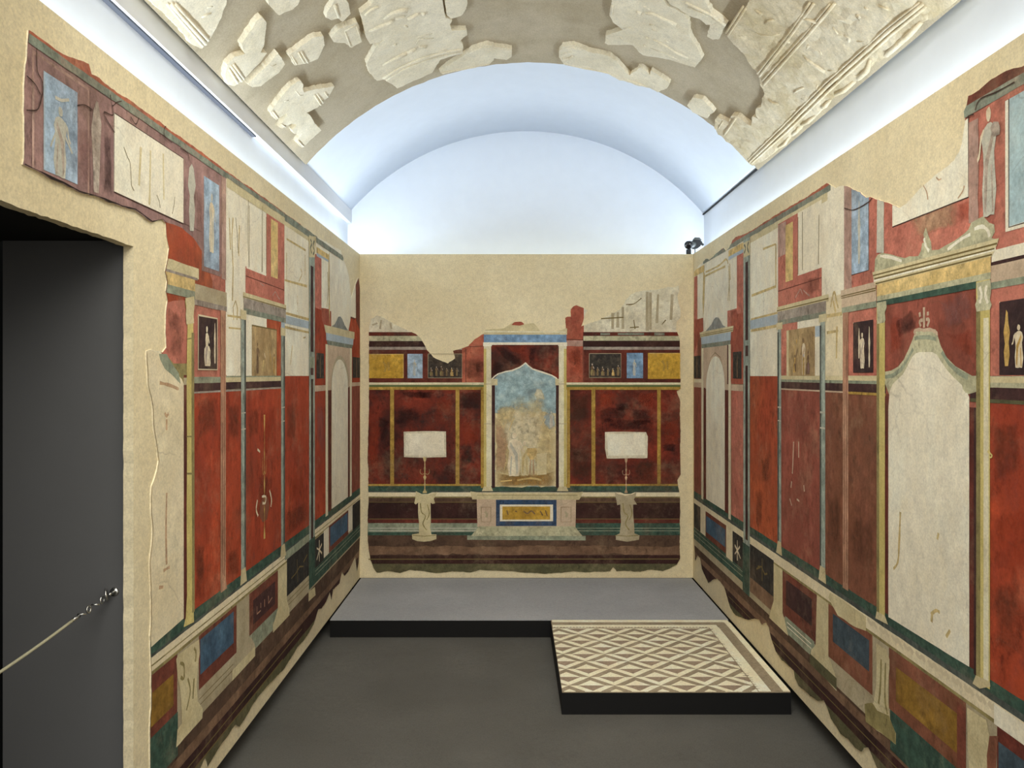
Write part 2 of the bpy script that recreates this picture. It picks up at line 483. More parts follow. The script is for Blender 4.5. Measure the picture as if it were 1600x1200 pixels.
class Wall:
    """A wall plane: survey() turns a measured point into wall metres (s along the wall, t above the floor); at() places it in the room."""

    def __init__(self, side):
        self.side = side
        self.base = None
        self.root = None

    def survey(self, px, py):
        if self.side == 'left':
            d = 1200 * 1.204 / (800.5 - px)
        elif self.side == 'right':
            d = 1200 * 1.426 / (px - 800.5)
        else:
            return ((px - 800.5) * 6.06 / 1200, HC + (586 - py) * 6.06 / 1200)
        return (d, HC + (586 - py) * d / 1200)

    def lev(self, r):
        return HC + r * (1.204 if self.side == 'left' else 1.426)

    def at(self, s, t, lift=0.0):
        if self.side == 'left':
            return Vector((-1.204 + lift, s, t))
        if self.side == 'right':
            return Vector((1.426 - lift, s, t))
        return Vector((s, 6.06 - lift, t))

    def normal(self):
        return {'left': Vector((1, 0, 0)), 'right': Vector((-1, 0, 0)), 'back': Vector((0, -1, 0))}[self.side]

    def plaster(self, pts, label, amp=0.007, thick=0.004):
        p = ccw(wobble([self.survey(*q) for q in pts], amp, 0.014))
        self.base = p
        self.thick = thick
        ov, of = cdt_faces([p], [0])
        bm = bmesh.new()
        vv = [bm.verts.new(self.at(v.x, v.y, thick)) for v in ov]
        for f in of:
            bm.faces.new([vv[i] for i in f])
        a = [bm.verts.new(self.at(*q, thick)) for q in p]
        b = [bm.verts.new(self.at(*q, 0.0)) for q in p]
        for i in range(len(p)):
            j = (i + 1) % len(p)
            bm.faces.new((a[i], a[j], b[j], b[i]))
        bmesh.ops.remove_doubles(bm, verts=bm.verts, dist=1e-5)
        self.fix(bm)
        o = link('fresco', bm, 'fresco_plaster')
        t0 = min(q[1] for q in p)
        sm = sum(q[0] for q in p) / len(p)
        rebase(o, self.at(sm, t0))
        tag(o, label, 'fresco', 'ancient frescoes mounted on the walls')
        self.root = o
        return o

    def fix(self, bm):
        bm.normal_update()
        n = self.normal()
        for f in bm.faces:
            if f.normal.dot(n) < -0.3:
                f.normal_flip()

    def shape(self, bm, poly, layer, mi=0, clip=True):
        Wall.count += 1
        lift = self.thick + (layer + 1) * 0.0005 + (Wall.count % 200) * 2e-6
        poly = ccw(poly)
        clean = []
        for q in poly:
            if not clean or (Vector(q) - Vector(clean[-1])).length > 1e-5:
                clean.append(q)
        poly = clean
        need = [0]
        polys = [poly]
        if clip and self.base and not (all(inside(q, self.base) for q in poly)):
            polys.append(self.base)
            need = [0, 1]
        ov, of = cdt_faces(polys, need)
        vv = {}
        for f in of:
            try:
                idx = []
                for i in f:
                    if i not in vv:
                        vv[i] = bm.verts.new(self.at(ov[i].x, ov[i].y, lift))
                    idx.append(vv[i])
                fc = bm.faces.new(idx)
                fc.material_index = mi
            except ValueError:
                pass

    def poly(self, name, pts, mat, layer, parent=None, amp=0.0012, metres=False, label=None):
        p = pts if metres else [self.survey(*q) for q in pts]
        bm = bmesh.new()
        self.shape(bm, wobble(p, amp, 0.03), layer)
        # losses of plaster can cut a field into islands: each is a part of its own
        first = None
        todo = set(bm.faces)
        isl = []
        while todo:
            st = [todo.pop()]
            grp = []
            while st:
                f = st.pop()
                grp.append(f)
                for e in f.edges:
                    for g in e.link_faces:
                        if g in todo:
                            todo.remove(g)
                            st.append(g)
            isl.append([[tuple(v.co) for v in f.verts] for f in grp])
        if len(isl) < 2:
            return self.done(name, bm, mat, parent, label)
        bm.free()
        for grp in sorted(isl, key=len, reverse=True):
            b2 = bmesh.new()
            cache = {}
            for f in grp:
                try:
                    b2.faces.new([cache.setdefault(c, None) or cache.__setitem__(c, b2.verts.new(c)) or cache[c] for c in f])
                except ValueError:
                    pass
            o = self.done(name, b2, mat, parent, label)
            first = first or o
        return first

    def done(self, name, bm, mat, parent=None, label=None):
        if not bm.faces:
            bm.free()
            return None
        self.fix(bm)
        o = link(name, bm, mat, parent if parent is not None else self.root)
        if label:
            o['label'] = label
        return o

    def rect(self, name, x0, x1, rt, rb, mat, layer, parent=None, amp=0.0012, label=None):
        """Upright rectangle between two measured columns and two levels (levels as slopes from eye height on side walls, pixels on the back wall)."""
        if self.side == 'back':
            p = [self.survey(x0, rb), self.survey(x1, rb), self.survey(x1, rt), self.survey(x0, rt)]
        else:
            s0, s1 = self.survey(x0, 0)[0], self.survey(x1, 0)[0]
            p = [(s0, self.lev(rb)), (s1, self.lev(rb)), (s1, self.lev(rt)), (s0, self.lev(rt))]
        return self.poly(name, p, mat, layer, parent, amp, True, label)

    curvy = True
    count = 0

    def strokes(self, name, lines, mat, layer, parent=None, wd=0.004, clip=False):
        """Thin brushed lines, all in one painted part."""
        bm = bmesh.new()
        self.curvy = not any(k in name for k in ('border', 'outline', '_line', 'panel', 'dentil')) or 'carved' in name or 'crack' in name or 'garland' in name
        for ln in lines:
            self.stroke(bm, [self.survey(*q) for q in ln], wd, layer, 0, clip)
        self.curvy = True
        o = self.done(name, bm, mat, parent)
        if o and len(lines) > 1:
            o['kind'] = 'stuff'
        return o

    def soft(self, name, pts, mat, layer, parent=None):
        """A patch of thin, clouded paint that dies away towards its outline."""
        p = ccw(wobble([self.survey(*q) for q in pts], .02, .03))
        cx, cy = sum(q[0] for q in p) / len(p), sum(q[1] for q in p) / len(p)
        lift = self.thick + (layer + 1) * 0.0005
        bm = bmesh.new()
        fl = bm.verts.layers.float.new('fade')
        rows = []
        for f, a in ((1.0, 0.0), (0.72, 0.75), (0.4, 1.0)):
            row = [bm.verts.new(self.at(cx + (q[0] - cx) * f, cy + (q[1] - cy) * f, lift)) for q in p]
            for v in row:
                v[fl] = a
            rows.append(row)
        cv = bm.verts.new(self.at(cx, cy, lift))
        cv[fl] = 1.0
        n = len(p)
        for i in range(n):
            j = (i + 1) % n
            bm.faces.new((rows[0][i], rows[0][j], rows[1][j], rows[1][i]))
            bm.faces.new((rows[1][i], rows[1][j], rows[2][j], rows[2][i]))
            bm.faces.new((rows[2][i], rows[2][j], cv))
        return self.done(name, bm, mat, parent)

    def stroke(self, bm, p, wd, layer, mi=0, clip=False):
        p = [Vector(q) for q in p]
        if len(p) > 2 and self.curvy:
            q = []
            for i in range(len(p) - 1):
                a, b, c, d = p[max(i - 1, 0)], p[i], p[i + 1], p[min(i + 2, len(p) - 1)]
                for k in range(4):
                    t = k / 4
                    q.append(0.5 * (2 * b + (c - a) * t + (2 * a - 5 * b + 4 * c - d) * t * t + (3 * b - a - 3 * c + d) * t ** 3))
            q.append(p[-1])
            p = q
        Lf, Rt = [], []
        for i, q in enumerate(p):
            t = (p[min(i + 1, len(p) - 1)] - p[max(i - 1, 0)])
            if t.length < 1e-9:
                continue
            t.normalize()
            nn = Vector((-t.y, t.x)) * wd * 0.5 * random.uniform(0.7, 1.2)
            Lf.append(tuple(q + nn))
            Rt.append(tuple(q - nn))
        if len(Lf) > 1:
            self.shape(bm, Lf + Rt[::-1], layer, mi, clip)

    def blob(self, bm, c, rx, ry, layer, mi=0, n=12, rot=0.0, amp=0.12):
        pts = []
        for k in range(n):
            th = 2 * math.pi * k / n
            m = 1 + random.uniform(-amp, amp)
            x, y = rx * math.cos(th) * m, ry * math.sin(th) * m
            pts.append((c[0] + x * math.cos(rot) - y * math.sin(rot), c[1] + x * math.sin(rot) + y * math.cos(rot)))
        self.shape(bm, pts, layer, mi, False)

    def figure(self, px, py, hpx, kind, mats, layer, parent, name='painted_figure', wx=1.0, flip=1):
        """A painted robed figure standing or seated at (px, py) with its measured height; mats: robe, skin, shade."""
        s0, t0 = self.survey(px, py)
        h = self.survey(px, py - hpx)[1] - t0
        if self.side != 'back':
            wx *= 1.6
        bm = bmesh.new()

        def T(pts):
            return [(s0 + flip * u * h * wx, t0 + v * h) for u, v in pts]
        if kind == 'stand':
            self.shape(bm, T([(-.11, 0), (-.03, .012), (.04, 0), (.12, .01), (.145, .25), (.115, .46), (.125, .58), (.16, .70), (.10, .80), (.03, .83), (-.04, .83), (-.11, .79), (-.15, .68), (-.11, .56), (-.12, .45), (-.155, .22)]), layer, 0, False)
            self.blob(bm, T([(0.01, .905)])[0], .055 * h * wx, .068 * h, layer, 1, 10)
            self.shape(bm, T([(.10, .78), (.16, .70), (.20, .55), (.25, .52), (.26, .55), (.22, .60), (.19, .74), (.12, .80)]), layer, 1, False)
            self.shape(bm, T([(-.08, .76), (.09, .5), (.10, .1), (.06, .02), (.02, .45), (-.09, .66)]), layer + .5, 2, False)
            self.shape(bm, T([(-.07, .45), (-.04, .45), (-.07, .03), (-.10, .03)]), layer + .5, 2, False)
        elif kind == 'seated':
            self.shape(bm, T([(-.16, 0), (.22, 0), (.26, .08), (.20, .20), (.24, .36), (.16, .46), (.06, .48), (.09, .62), (.07, .74), (0, .78), (-.10, .75), (-.13, .62), (-.10, .47), (-.20, .40), (-.22, .22), (-.19, .08)]), layer, 0, False)
            self.blob(bm, T([(-.02, .86)])[0], .06 * h * wx, .075 * h, layer, 1, 10)
            self.shape(bm, T([(.05, .72), (.10, .72), (.18, .56), (.14, .52), (.06, .62)]), layer + .3, 1, False)
            self.shape(bm, T([(-.10, .46), (.06, .46), (.02, .30), (-.04, .05), (-.14, .04), (-.17, .25)]), layer + .5, 2, False)
            self.shape(bm, T([(.12, .36), (.17, .34), (.14, .05), (.09, .05)]), layer + .5, 2, False)
        elif kind == 'thin':
            self.shape(bm, T([(-.02, 0), (.03, 0), (.045, .25), (.03, .4), (.05, .6), (.03, .78), (.01, 1), (-.015, .95), (-.025, .75), (-.05, .6), (-.03, .42), (-.045, .2)]), layer, 0, False)
        return self.done(name, bm, mats, parent)

    def candelabrum(self, px, py0, py1, mat, layer, parent=None, wd=1.0, name='painted_candelabrum'):
        """A slender painted stand: stem with swellings between two heights on one column."""
        s, t0 = self.survey(px, py0)
        t1 = self.survey(px, py1)[1]
        h = t1 - t0
        bm = bmesh.new()
        prof = [(0, .055), (.03, .06), (.07, .03), (.12, .012), (.2, .012), (.24, .035), (.27, .012), (.36, .01), (.40, .03), (.45, .045), (.48, .02), (.52, .01), (.62, .012), (.68, .03), (.74, .012), (.86, .01), (.92, .04), (1, .05)]
        pts = [(s + wd * w * h, t0 + v * h) for v, w in prof] + [(s - wd * w * h, t0 + v * h) for v, w in prof[::-1]]
        self.shape(bm, pts, layer, 0, False)
        for sg in (-1, 1):
            self.stroke(bm, [(s, t0 + .55 * h), (s + sg * wd * .08 * h, t0 + .52 * h), (s + sg * wd * .13 * h, t0 + .58 * h), (s + sg * wd * .12 * h, t0 + .66 * h)], .003, layer)
        return self.done(name, bm, mat, parent)


L, R, B = Wall('left'), Wall('right'), Wall('back')


def lp(x, r):
    return (x, 586 - r * abs(x - 800.5))


# ------------------------------------------------------------------ the setting
def struct(name, bm, mat, parent=None):
    bmesh.ops.recalc_face_normals(bm, faces=bm.faces)
    o = link(name, bm, mat, parent)
    if parent is None:
        o['kind'] = 'structure'
    return o


PLAT = 0.116          # platform top, where the display walls end
TOP = HC + 0.954      # top of the display walls
bm = bmesh.new()
box(bm, -3.2, 3.2, -6, 7.2, -0.1, 0.0)
struct('floor', bm, 'floor_grey')


def slab_outline(name, pts, axis, p0, p1, mat):
    """A wall slab: outline pts (s, t) extruded along x or y from p0 to p1."""
    bm = bmesh.new()
    ov, of = cdt_faces([pts], [0])
    for q in (p0, p1):
        vv = [bm.verts.new((q, v.x, v.y) if axis == 'x' else (v.x, q, v.y)) for v in ov]
        for f in of:
            bm.faces.new([vv[i] for i in f])
    n = len(pts)
    P = ccw(pts)
    A = [[bm.verts.new((q, s, t) if axis == 'x' else (s, q, t)) for s, t in P] for q in (p0, p1)]
    for i in range(n):
        j = (i + 1) % n
        bm.faces.new((A[0][i], A[0][j], A[1][j], A[1][i]))
    bmesh.ops.remove_doubles(bm, verts=bm.verts, dist=1e-5)
    return struct(name, bm, mat)


def ragged(pts, amp):
    return wobble(pts, amp, 0.012)


DOOR0, DOOR1, DTOP = 1.15, 2.44, 2.125
door_edge = []
y = PLAT
while y < DTOP - 0.03:
    door_edge.append((DOOR1 + noise.noise(Vector((0, y * 22, 1))) * 0.004, y))
    y += 0.02
door_edge.append((DOOR1 + 0.001, DTOP))
lint = []
x = DOOR1 - 0.03
while x > DOOR0 + 0.02:
    lint.append((x, DTOP + 0.006 * (noise.noise(Vector((x * 14, 0, 4))) + 0.5 * noise.noise(Vector((x * 60, 0, 4))))))
    x -= 0.015
lint.append((DOOR0, DTOP))
slab_outline('wall_left', [(0.3, PLAT), (DOOR0, PLAT)] + lint[::-1] + door_edge[::-1] + [(6.06, PLAT), (6.06, TOP), (0.3, TOP)], 'x', -1.204, -1.236, 'modern_plaster')
slab_outline('wall_right', [(0.3, PLAT), (6.06, PLAT), (6.06, TOP), (0.3, TOP)], 'x', 1.426, 1.458, 'modern_plaster')
slab_outline('wall_back', [(-1.236, PLAT - 0.0), (1.458, PLAT - 0.0), (1.458, TOP), (-1.236, TOP)], 'y', 6.06, 6.092, 'modern_plaster')

# dark recessed plinths under the hanging wall panels
bm = bmesh.new()
box(bm, -1.36, -1.30, 2.47, 6.2, 0.0, 2.5)
struct('trim_1', bm, 'void_black')
bm = bmesh.new()
box(bm, 1.53, 1.58, 0.3, 6.2, 0.0, 2.5)
struct('trim_2', bm, 'void_black')
bm = bmesh.new()
box(bm, -1.36, 1.58, 6.15, 6.19, 0.0, 2.5)
struct('trim_3', bm, 'void_black')

# doorway lining in dark grey: far jamb, near jamb, back, soffit
bm = bmesh.new()
box(bm, -1.627, -1.237, 2.452, 2.475, 0.0, DTOP + 0.02)
d1 = struct('door_1', bm, 'jamb_grey')
bm = bmesh.new()
box(bm, -1.665, -1.237, 1.10, 1.14, 0.0, DTOP + 0.02)
struct('door_2', bm, 'jamb_grey')
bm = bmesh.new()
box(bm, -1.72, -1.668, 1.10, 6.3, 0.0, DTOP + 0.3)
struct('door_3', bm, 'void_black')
bm = bmesh.new()
box(bm, -1.665, -1.237, 1.10, 2.475, DTOP + 0.022, DTOP + 0.06)
struct('door_4', bm, 'void_black')

# white upper room: side walls, lunette, barrel vault
XL, XR, ZL = -1.373, 1.597, 6.40
for nm, x0, x1 in (('wall_left_upper', XL - 0.05, XL), ('wall_right_upper', XR, XR + 0.05)):
    bm = bmesh.new()
    box(bm, x0, x1, -0.4, ZL + 0.05, 2.50, HC + 1.36)
    struct(nm, bm, 'white_paint')
AX = 0.112
RW, CW = 1.937, HC + 0.095            # white vault radius and centre height
bm = bmesh.new()
rim = [(XL, 2.5)]
for k in range(49):
    x = XL + (XR - XL) * k / 48
    rim.append((x, CW + math.sqrt(RW * RW - (x - AX) ** 2)))
rim.append((XR, 2.5))
for q in (ZL, ZL + 0.05):
    bm.faces.new([bm.verts.new((x, q, z)) for x, z in rim])
struct('wall_back_upper', bm, 'white_paint')


def vault(name, rad, cen, half, y0, y1, thick, mat, wob=0.0):
    bm = bmesh.new()
    n = 96
    rows = []
    for rr in (rad, rad + thick):
        for yy in (y0, y1):
            row = []
            for k in range(n + 1):
                h0, h1 = half if isinstance(half, tuple) else (half, half)
                a0, a1 = math.asin(h0 / rad), math.asin(h1 / rad)
                a = -a0 + (a0 + a1) * k / n
                wy = 0.0
                if wob and yy == y1:
                    wy = wob * (noise.noise(Vector((k * 0.5, 2, 9))) + 0.6 * noise.noise(Vector((k * 1.9, 5, 9))))
                row.append(bm.verts.new((AX + rr * math.sin(a), yy + wy, cen + rr * math.cos(a))))
            rows.append(row)
    for a, b in ((0, 1), (1, 3), (3, 2), (2, 0)):
        for k in range(n):
            bm.faces.new((rows[a][k], rows[a][k + 1], rows[b][k + 1], rows[b][k]))
    for k in (0, n):
        bm.faces.new((rows[0][k], rows[1][k], rows[3][k], rows[2][k]))
    return struct(name, bm, mat)


ce = vault('ceiling', RW, CW, 1.485, -0.4, ZL, 0.04, 'white_paint')
RP, CP, PH, YP = 1.886, HC + 0.108, (1.427, 1.455), 4.90     # plaster vault that carries the stucco
vault('ceiling_vault', RP, CP, PH, 0.5, YP, 0.02, 'vault_plaster', 0.010)
for p in bpy.data.objects['ceiling'].data.polygons:
    p.use_smooth = True
# white fascia board along the springing on one side, with a solid grey strip coloured as shadow under its near part
bm = bmesh.new()
box(bm, XL, XL + 0.034, -0.4, ZL, HC + 1.262, HC + 1.372)
struct('trim_4', bm, 'fascia_paint')
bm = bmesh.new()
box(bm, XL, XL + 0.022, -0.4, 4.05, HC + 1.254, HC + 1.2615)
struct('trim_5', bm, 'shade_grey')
bm = bmesh.new()
box(bm, XR - 0.012, XR, 4.9, ZL, HC + 1.334, HC + 1.342)
struct('trim_6', bm, 'black_paint')
bpy.context.view_layer.update()


# ------------------------------------------------------------------ fresco on the side with the doorway
out = [(42, 47), (60, 60), (95, 84), (136, 100), (140, 116), (152, 121), (165, 133), (180, 145), lp(220, .715), lp(262, .712), lp(300, .715), lp(350, .71), lp(400, .712), lp(450, .708), lp(492, .705),
       (531, 391), (535, 403), (541, 420), (544, 432), (548, 466), (554, 446), (557, 437), (559, 434), (561, 450), (561.3, 600), (561.3, 838), (559, 880), (556.5, 893), (554, 870), (549, 880), (543, 893), (537, 900), (533, 893), (529, 912), (525, 916), (519, 921), (516.5, 938), (514, 925), (508, 940), (500, 951), (496, 952), lp(488, -1.25), lp(478, -1.265),
       lp(462, -1.262), lp(440, -1.28), lp(420, -1.265), lp(400, -1.26), lp(372, -1.283), lp(366, -1.258), lp(345, -1.262), lp(322, -1.28), lp(318, -1.24), lp(300, -1.275), lp(270, -1.265), lp(234, -1.27),
       (232, 1137), (234, 1100), (234, 1058), (233, 1000), (234, 950), (232, 880), (236, 825), (234, 798), (235, 760), (241, 742), (246, 720), (244, 703), (238, 667), (236, 633), (229, 600), (227, 549), (236, 546), (252, 551), (258, 543), (256.5, 520), (258, 485), (260, 470), (257, 455), (259, 440), (256, 424), (260, 405), (262, 388), (258, 368), (257, 349), (251, 343), (240, 345), (234, 347), (222, 338), (208, 328), (196, 326), (187, 323), (172, 317), (159, 311), (138, 306), (120, 300), (95, 286), (76, 280), (60, 270), (33, 257), (35, 200), (36, 120)]
lf = L.plaster(out, 'fresco of red and cream panels around the top and far side of the dark doorway')
A = L.rect
# broad grounds
A('mauve_ground', 30, 352, .745, .25, 'mauve', 0)
A('red_ground', 250, 352, .345, -.735, 'red_upper', 1, amp=.004)
L.poly('red_ground', [(250, 345), (262, 349), (282, 356), (300, 372), (316, 396), (330, 440), (330, 470), (250, 470)], 'red_orange', 1.5, amp=.006)
A('cream_ground', 350.5, 563, .74, 0.0, 'cream', 1)
A('red_edge_band', 30, 494, .745, .700, 'red_edge', 3, amp=.004)
A('grey_green_band', 40, 352, .704, .684, 'green_grey', 4, amp=.003)
A('grey_green_band', 352, 494, .706, .688, 'green_grey', 4, amp=.004)
A('cream_moulding', 352, 484, .688, .655, 'cream_old', 3, amp=.003)
# upper row: blue panel with figure, pale column, cream panel, pale figure, second blue panel
A('inner_frame', 47, 137, .675, .40, 'mauve_light', 1.5, label='dusty pink frame around the pale blue panel')
A('inner_field', 50, 134, .668, .39, 'mauve', 2)
p = A('blue_panel', 65, 117.5, .646, .436, 'blue_light', 4)
A('panel_border', 64, 66.2, .646, .436, 'blue_pale', 4.5, p)
L.figure(90, 277, 113, 'stand', ['figure_pale', 'figure_pale', 'figure_faint'], 5, p, wx=.62)
L.strokes('arm_line', [[(84, 205), (77, 222), (75, 229)], [(97, 212), (104, 228), (109, 240)], [(82, 152), (92, 157), (104, 156)]], 'figure_pale', 5.4, p, .008)
A('mauve_pillar', 138, 176, .67, .40, 'mauve', 2.2)
L.poly('pale_pillar_figure', [(143, 300), (141, 240), (139, 200), (143, 172), (147, 158), (150, 160), (152, 175), (155, 195), (153, 240), (151, 302)], 'figure_faint', 4, amp=.004)
p = A('cream_panel', 174.5, 284, .655, .458, 'cream', 4)
L.strokes('panel_outline', [[lp(175, .655), lp(284, .655), lp(284, .458), lp(175, .458), lp(175, .655)]], 'crack_black', 4.6, p, .0025)
L.strokes('crack_line', [[(190, 230), (196, 246), (200, 256), (202, 290)], [(202, 290), (206, 298)], [(242, 305), (246, 316), (247, 325)], [(270, 308), (269, 320), (266, 334)]], 'line_olive', 4.8, p, .004)
L.strokes('streak_mark', [[(232, 235), (231, 300), (230, 320)], [(252, 240), (253, 312)], [(217, 230), (214, 290)]], 'haze_pale', 4.5, p, .012)
A('mauve_strip', 284, 316, .66, .46, 'mauve', 2.4)
L.poly('pale_pillar_figure', [(294, 361), (292.5, 330), (294, 305), (291, 290), (293, 262), (297, 256), (300, 264), (303, 290), (300, 308), (302, 330), (300, 361)], 'figure_pale', 4, amp=.003)
A('panel_frame', 313, 343, .655, .335, 'mauve', 2.5)
p = A('blue_panel', 316, 340, .643, .351, 'blue_light', 4)
L.figure(328, 395, 95, 'stand', ['figure_light', 'figure_pale', 'figure_pale'], 5, p, wx=.42)
A('light_strip', 344, 351, .70, .33, 'mauve_light', 3)
# entablature over the yellow column
A('cream_cornice', 254, 308, .337, .303, 'cream_old', 4, amp=.003)
A('cornice_shadow', 256, 306, .306, .298, 'lilac_grey', 4.5)
A('yellow_frieze', 255, 302, .298, .262, 'yellow_pale', 4)
A('pale_moulding', 255, 302, .262, .237, 'green_pale', 4)
A('grey_entablature', 301, 352, .287, .222, 'stone_grey', 3, amp=.002)
A('grey_moulding', 301, 352, .238, .220, 'lilac_grey', 3.5)
# yellow column
p = L.poly('yellow_column', [(289, 545), (288.5, 600), (289, 700), (288.5, 800), (289, 930), (287, 965), (284, 978), (284, 980), (300, 972), (299, 930), (298, 800), (298, 600), (299, 540), (299, 500), (301, 470), (299, 464), (288, 466), (286, 470), (290, 500)], 'yellow_column', 6)
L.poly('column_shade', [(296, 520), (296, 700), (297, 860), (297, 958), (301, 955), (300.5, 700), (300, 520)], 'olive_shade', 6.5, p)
L.poly('column_capital', [(286, 466), (300, 463), (301, 475), (299, 492), (300, 505), (288, 507), (287, 492), (288, 478)], 'cream_old', 6.8, p)
L.strokes('column_line', [[(289, 530), (299, 528)], [(288, 682), (297, 682)], [(288.5, 740), (297, 740)]], 'olive_shade', 6.9, p, .006)
# dark picture with a seated figure
p = A('dark_picture', 307, 337, .190, .018, 'picture_dark', 4)
L.strokes('picture_border', [[lp(307, .19), lp(337, .19), lp(337, .018), lp(307, .018), lp(307, .19)]], 'line_pale', 4.6, p, .007)
L.figure(321, 572, 67, 'seated', ['figure_light', 'figure_light', 'figure_faint'], 5, p, wx=.5)
L.figure(333, 568, 64, 'thin', ['figure_light'], 5, p, wx=.7)
A('pink_pilaster', 342, 350.3, .222, -.742, 'pink_pilaster', 5)
L.strokes('pilaster_line', [[(344.5, 660), (344.8, 895)], [(348, 500), (348, 900)]], 'red_frame', 5.4, None, .004)
L.poly('pilaster_foot', [(341, 906), (342, 912), (343, 926), (352, 919), (350, 905)], 'pink_pilaster', 5.6)
# cream bay
L.strokes('ornament_line', [[(363, 500), (362, 480), (366, 470), (369, 482), (368, 500)], [(353, 493), (374, 496)], [(355, 512), (374, 514)], [(361, 470), (362, 420), (360, 370), (362, 340)], [(356, 340), (358, 390)], [(372, 352), (371, 400)]], 'haze_ochre', 3, None, .01)
p = A('cream_picture_field', 352, 374, .69, -.004, 'cream', 2)
L.strokes('crack_line', [[(366, 340), (369, 372), (370, 396)], [(386, 312), (385, 360), (387, 418)], [(408, 322), (407, 426)]], 'line_olive', 3.5, None, .005)
# white cornice and dark frieze under the upper row, red bays below
A('white_cornice', 284, 342, -.006, -.026, 'green_pale', 4)
A('white_cornice', 350, 437, -.003, -.025, 'cream_old', 4)
A('white_cornice', 350, 437, -.003, -.008, 'green_pale', 4.4)
A('dark_frieze', 284, 342, -.026, -.052, 'maroon', 4)
A('dark_frieze', 350, 437, -.025, -.050, 'maroon', 4)
A('pale_fillet', 284, 437, -.052, -.058, 'lilac_grey', 4.2)
A('red_panel', 284, 342, -.058, -.742, 'red_left', 3)
A('red_panel', 350, 374.5, -.056, -.742, 'red_left', 3)
pb = A('red_panel', 381, 437.5, -.052, -.742, 'red_left', 3)
A('red_panel', 442, 481.5, -.0043, -.742, 'red_left', 3)
A('red_panel', 489.5, 516, .35, -.742, 'red_left', 3)
A('red_panel', 541, 562.5, -.05, -.742, 'red_mauve', 3)
# hanging candelabrum painted on the red bay
L.candelabrum(411, 842, 648, 'figure_ochre', 4.2, pb, .35)
L.poly('painted_urn', [(404, 788), (410, 774), (416, 776), (419, 790), (415, 812), (408, 816), (403, 806)], 'red_brown', 4, pb, .004)
L.strokes('garland_line', [[(400, 781), (398, 796), (401, 806)], [(419, 766), (422, 780), (421, 792)], [(400, 702), (404, 706)], [(407, 776), (413, 776), (412, 786), (408, 786)]], 'figure_light', 4.5, pb, .012)
# green step, moulding and dado
A('green_band', 232, 562, -.734, -.778, 'green', 4, amp=.003)
A('green_line', 232, 562, -.770, -.779, 'column_shade', 4.3, amp=.003)
A('cream_ledge', 232, 562, -.778, -.826, 'cream_warm', 4, amp=.003)
A('ledge_shadow', 232, 562, -.818, -.827, 'olive_shade', 4.2)
A('ledge_line', 232, 562, -.800, -.804, 'olive_shade', 4.2)
A('dado_ground', 232, 562, -.826, -1.06, 'stone_grey', 3)
p = A('dado_frame', 232, 274, -.828, -1.0, 'red_frame', 4)
A('yellow_panel', 232, 268, -.877, -.97, 'yellow_dado', 5, p)
A('green_plinth', 232, 275, -1.0, -1.13, 'green', 4)
p = L.poly('table_leg', [(272, 1030), (276, 1022), (308, 999), (309, 1020), (306, 1040), (304, 1070), (306, 1096), (314, 1108), (313, 1122), (272, 1168), (274, 1140), (281, 1130), (280, 1100), (278, 1075), (274, 1056)], 'cream_old', 6, amp=.005)
L.strokes('carved_line', [[(278, 1036), (284, 1040), (284, 1060), (279, 1058)], [(300, 1012), (303, 1020), (302, 1034)], [(290, 1060), (294, 1080), (288, 1110)], [(300, 1060), (298, 1092)]], 'olive_shade', 6.5, p, .012)
p = A('dado_frame', 308, 367, -.828, -1.0, 'red_frame', 4)
A('blue_panel', 310, 362.5, -.843, -.955, 'blue', 5, p)
A('grey_plinth', 308, 361, -1.0, -1.085, 'stone_grey', 4)
L.strokes('plinth_line', [[lp(308, -1.03), lp(362, -1.03)], [lp(308, -1.05), lp(362, -1.05)]], 'line_olive', 4.4, None, .004)
L.poly('dado_pilaster', [lp(367, -.826), lp(386.8, -.826), lp(386.8, -.99), lp(390, -1.0), lp(396, -1.045), lp(396, -1.085), lp(360, -1.085), lp(361, -1.045), lp(365, -1.02), lp(367, -1.0)], 'stone_grey', 6)
A('pilaster_base', 360, 396, -1.048, -1.085, 'cream_old', 6.5)
p = A('dado_frame', 387, 432, -.828, -.987, 'red_frame', 5)
A('maroon_panel', 393, 427.5, -.864, -.958, 'maroon', 5.5, p)
L.strokes('panel_ornament', [[lp(399, -.9), lp(399, -.93), lp(405, -.93)], [lp(405, -.9), lp(405, -.92)], [lp(411, -.9), lp(411, -.93)], [lp(417, -.9), lp(417, -.93), lp(423, -.92)]], 'pink_pilaster', 6, p, .007)
A('pale_green_plinth', 387, 432, -.987, -1.03, 'green_pale', 4.5)
A('green_plinth', 394, 424, -1.03, -1.058, 'green_pale', 4.6)
L.poly('dado_pilaster', [lp(432, -.826), lp(446, -.826), lp(446, -.99), lp(449, -1.03), lp(450, -1.07), lp(424, -1.07), lp(426, -1.03), lp(432, -.99)], 'cream_old', 6)
A('pilaster_base', 424, 450, -1.036, -1.07, 'cream_old', 6.4)
A('cream_ledge', 443, 481, -.776, -.812, 'green_pale', 5)
p = A('black_panel', 446, 480.5, -.812, -.977, 'black_panel', 5.5)
L.strokes('panel_ornament', [[lp(453, -.915), lp(460, -.91), lp(466, -.895), lp(472, -.91)], [lp(462, -.85), lp(463, -.96)], [lp(472, -.89), lp(478, -.87)]], 'line_olive', 6, p, .009)
A('grey_plinth', 446, 481, -.977, -1.045, 'stone_grey', 5)
L.strokes('plinth_line', [[lp(446, -1.0), lp(481, -1.0)], [lp(446, -1.02), lp(481, -1.02)]], 'line_olive', 5.4, None, .004)
p = A('black_panel', 489.8, 504, -.83, -.975, 'black_panel', 5.5)
L.strokes('panel_ornament', [[lp(493, -.88), lp(497, -.9), lp(501, -.93)], [lp(501, -.88), lp(497, -.9), lp(493, -.94)], [lp(497, -.85), lp(497, -.96)]], 'figure_light', 6, p, .012)
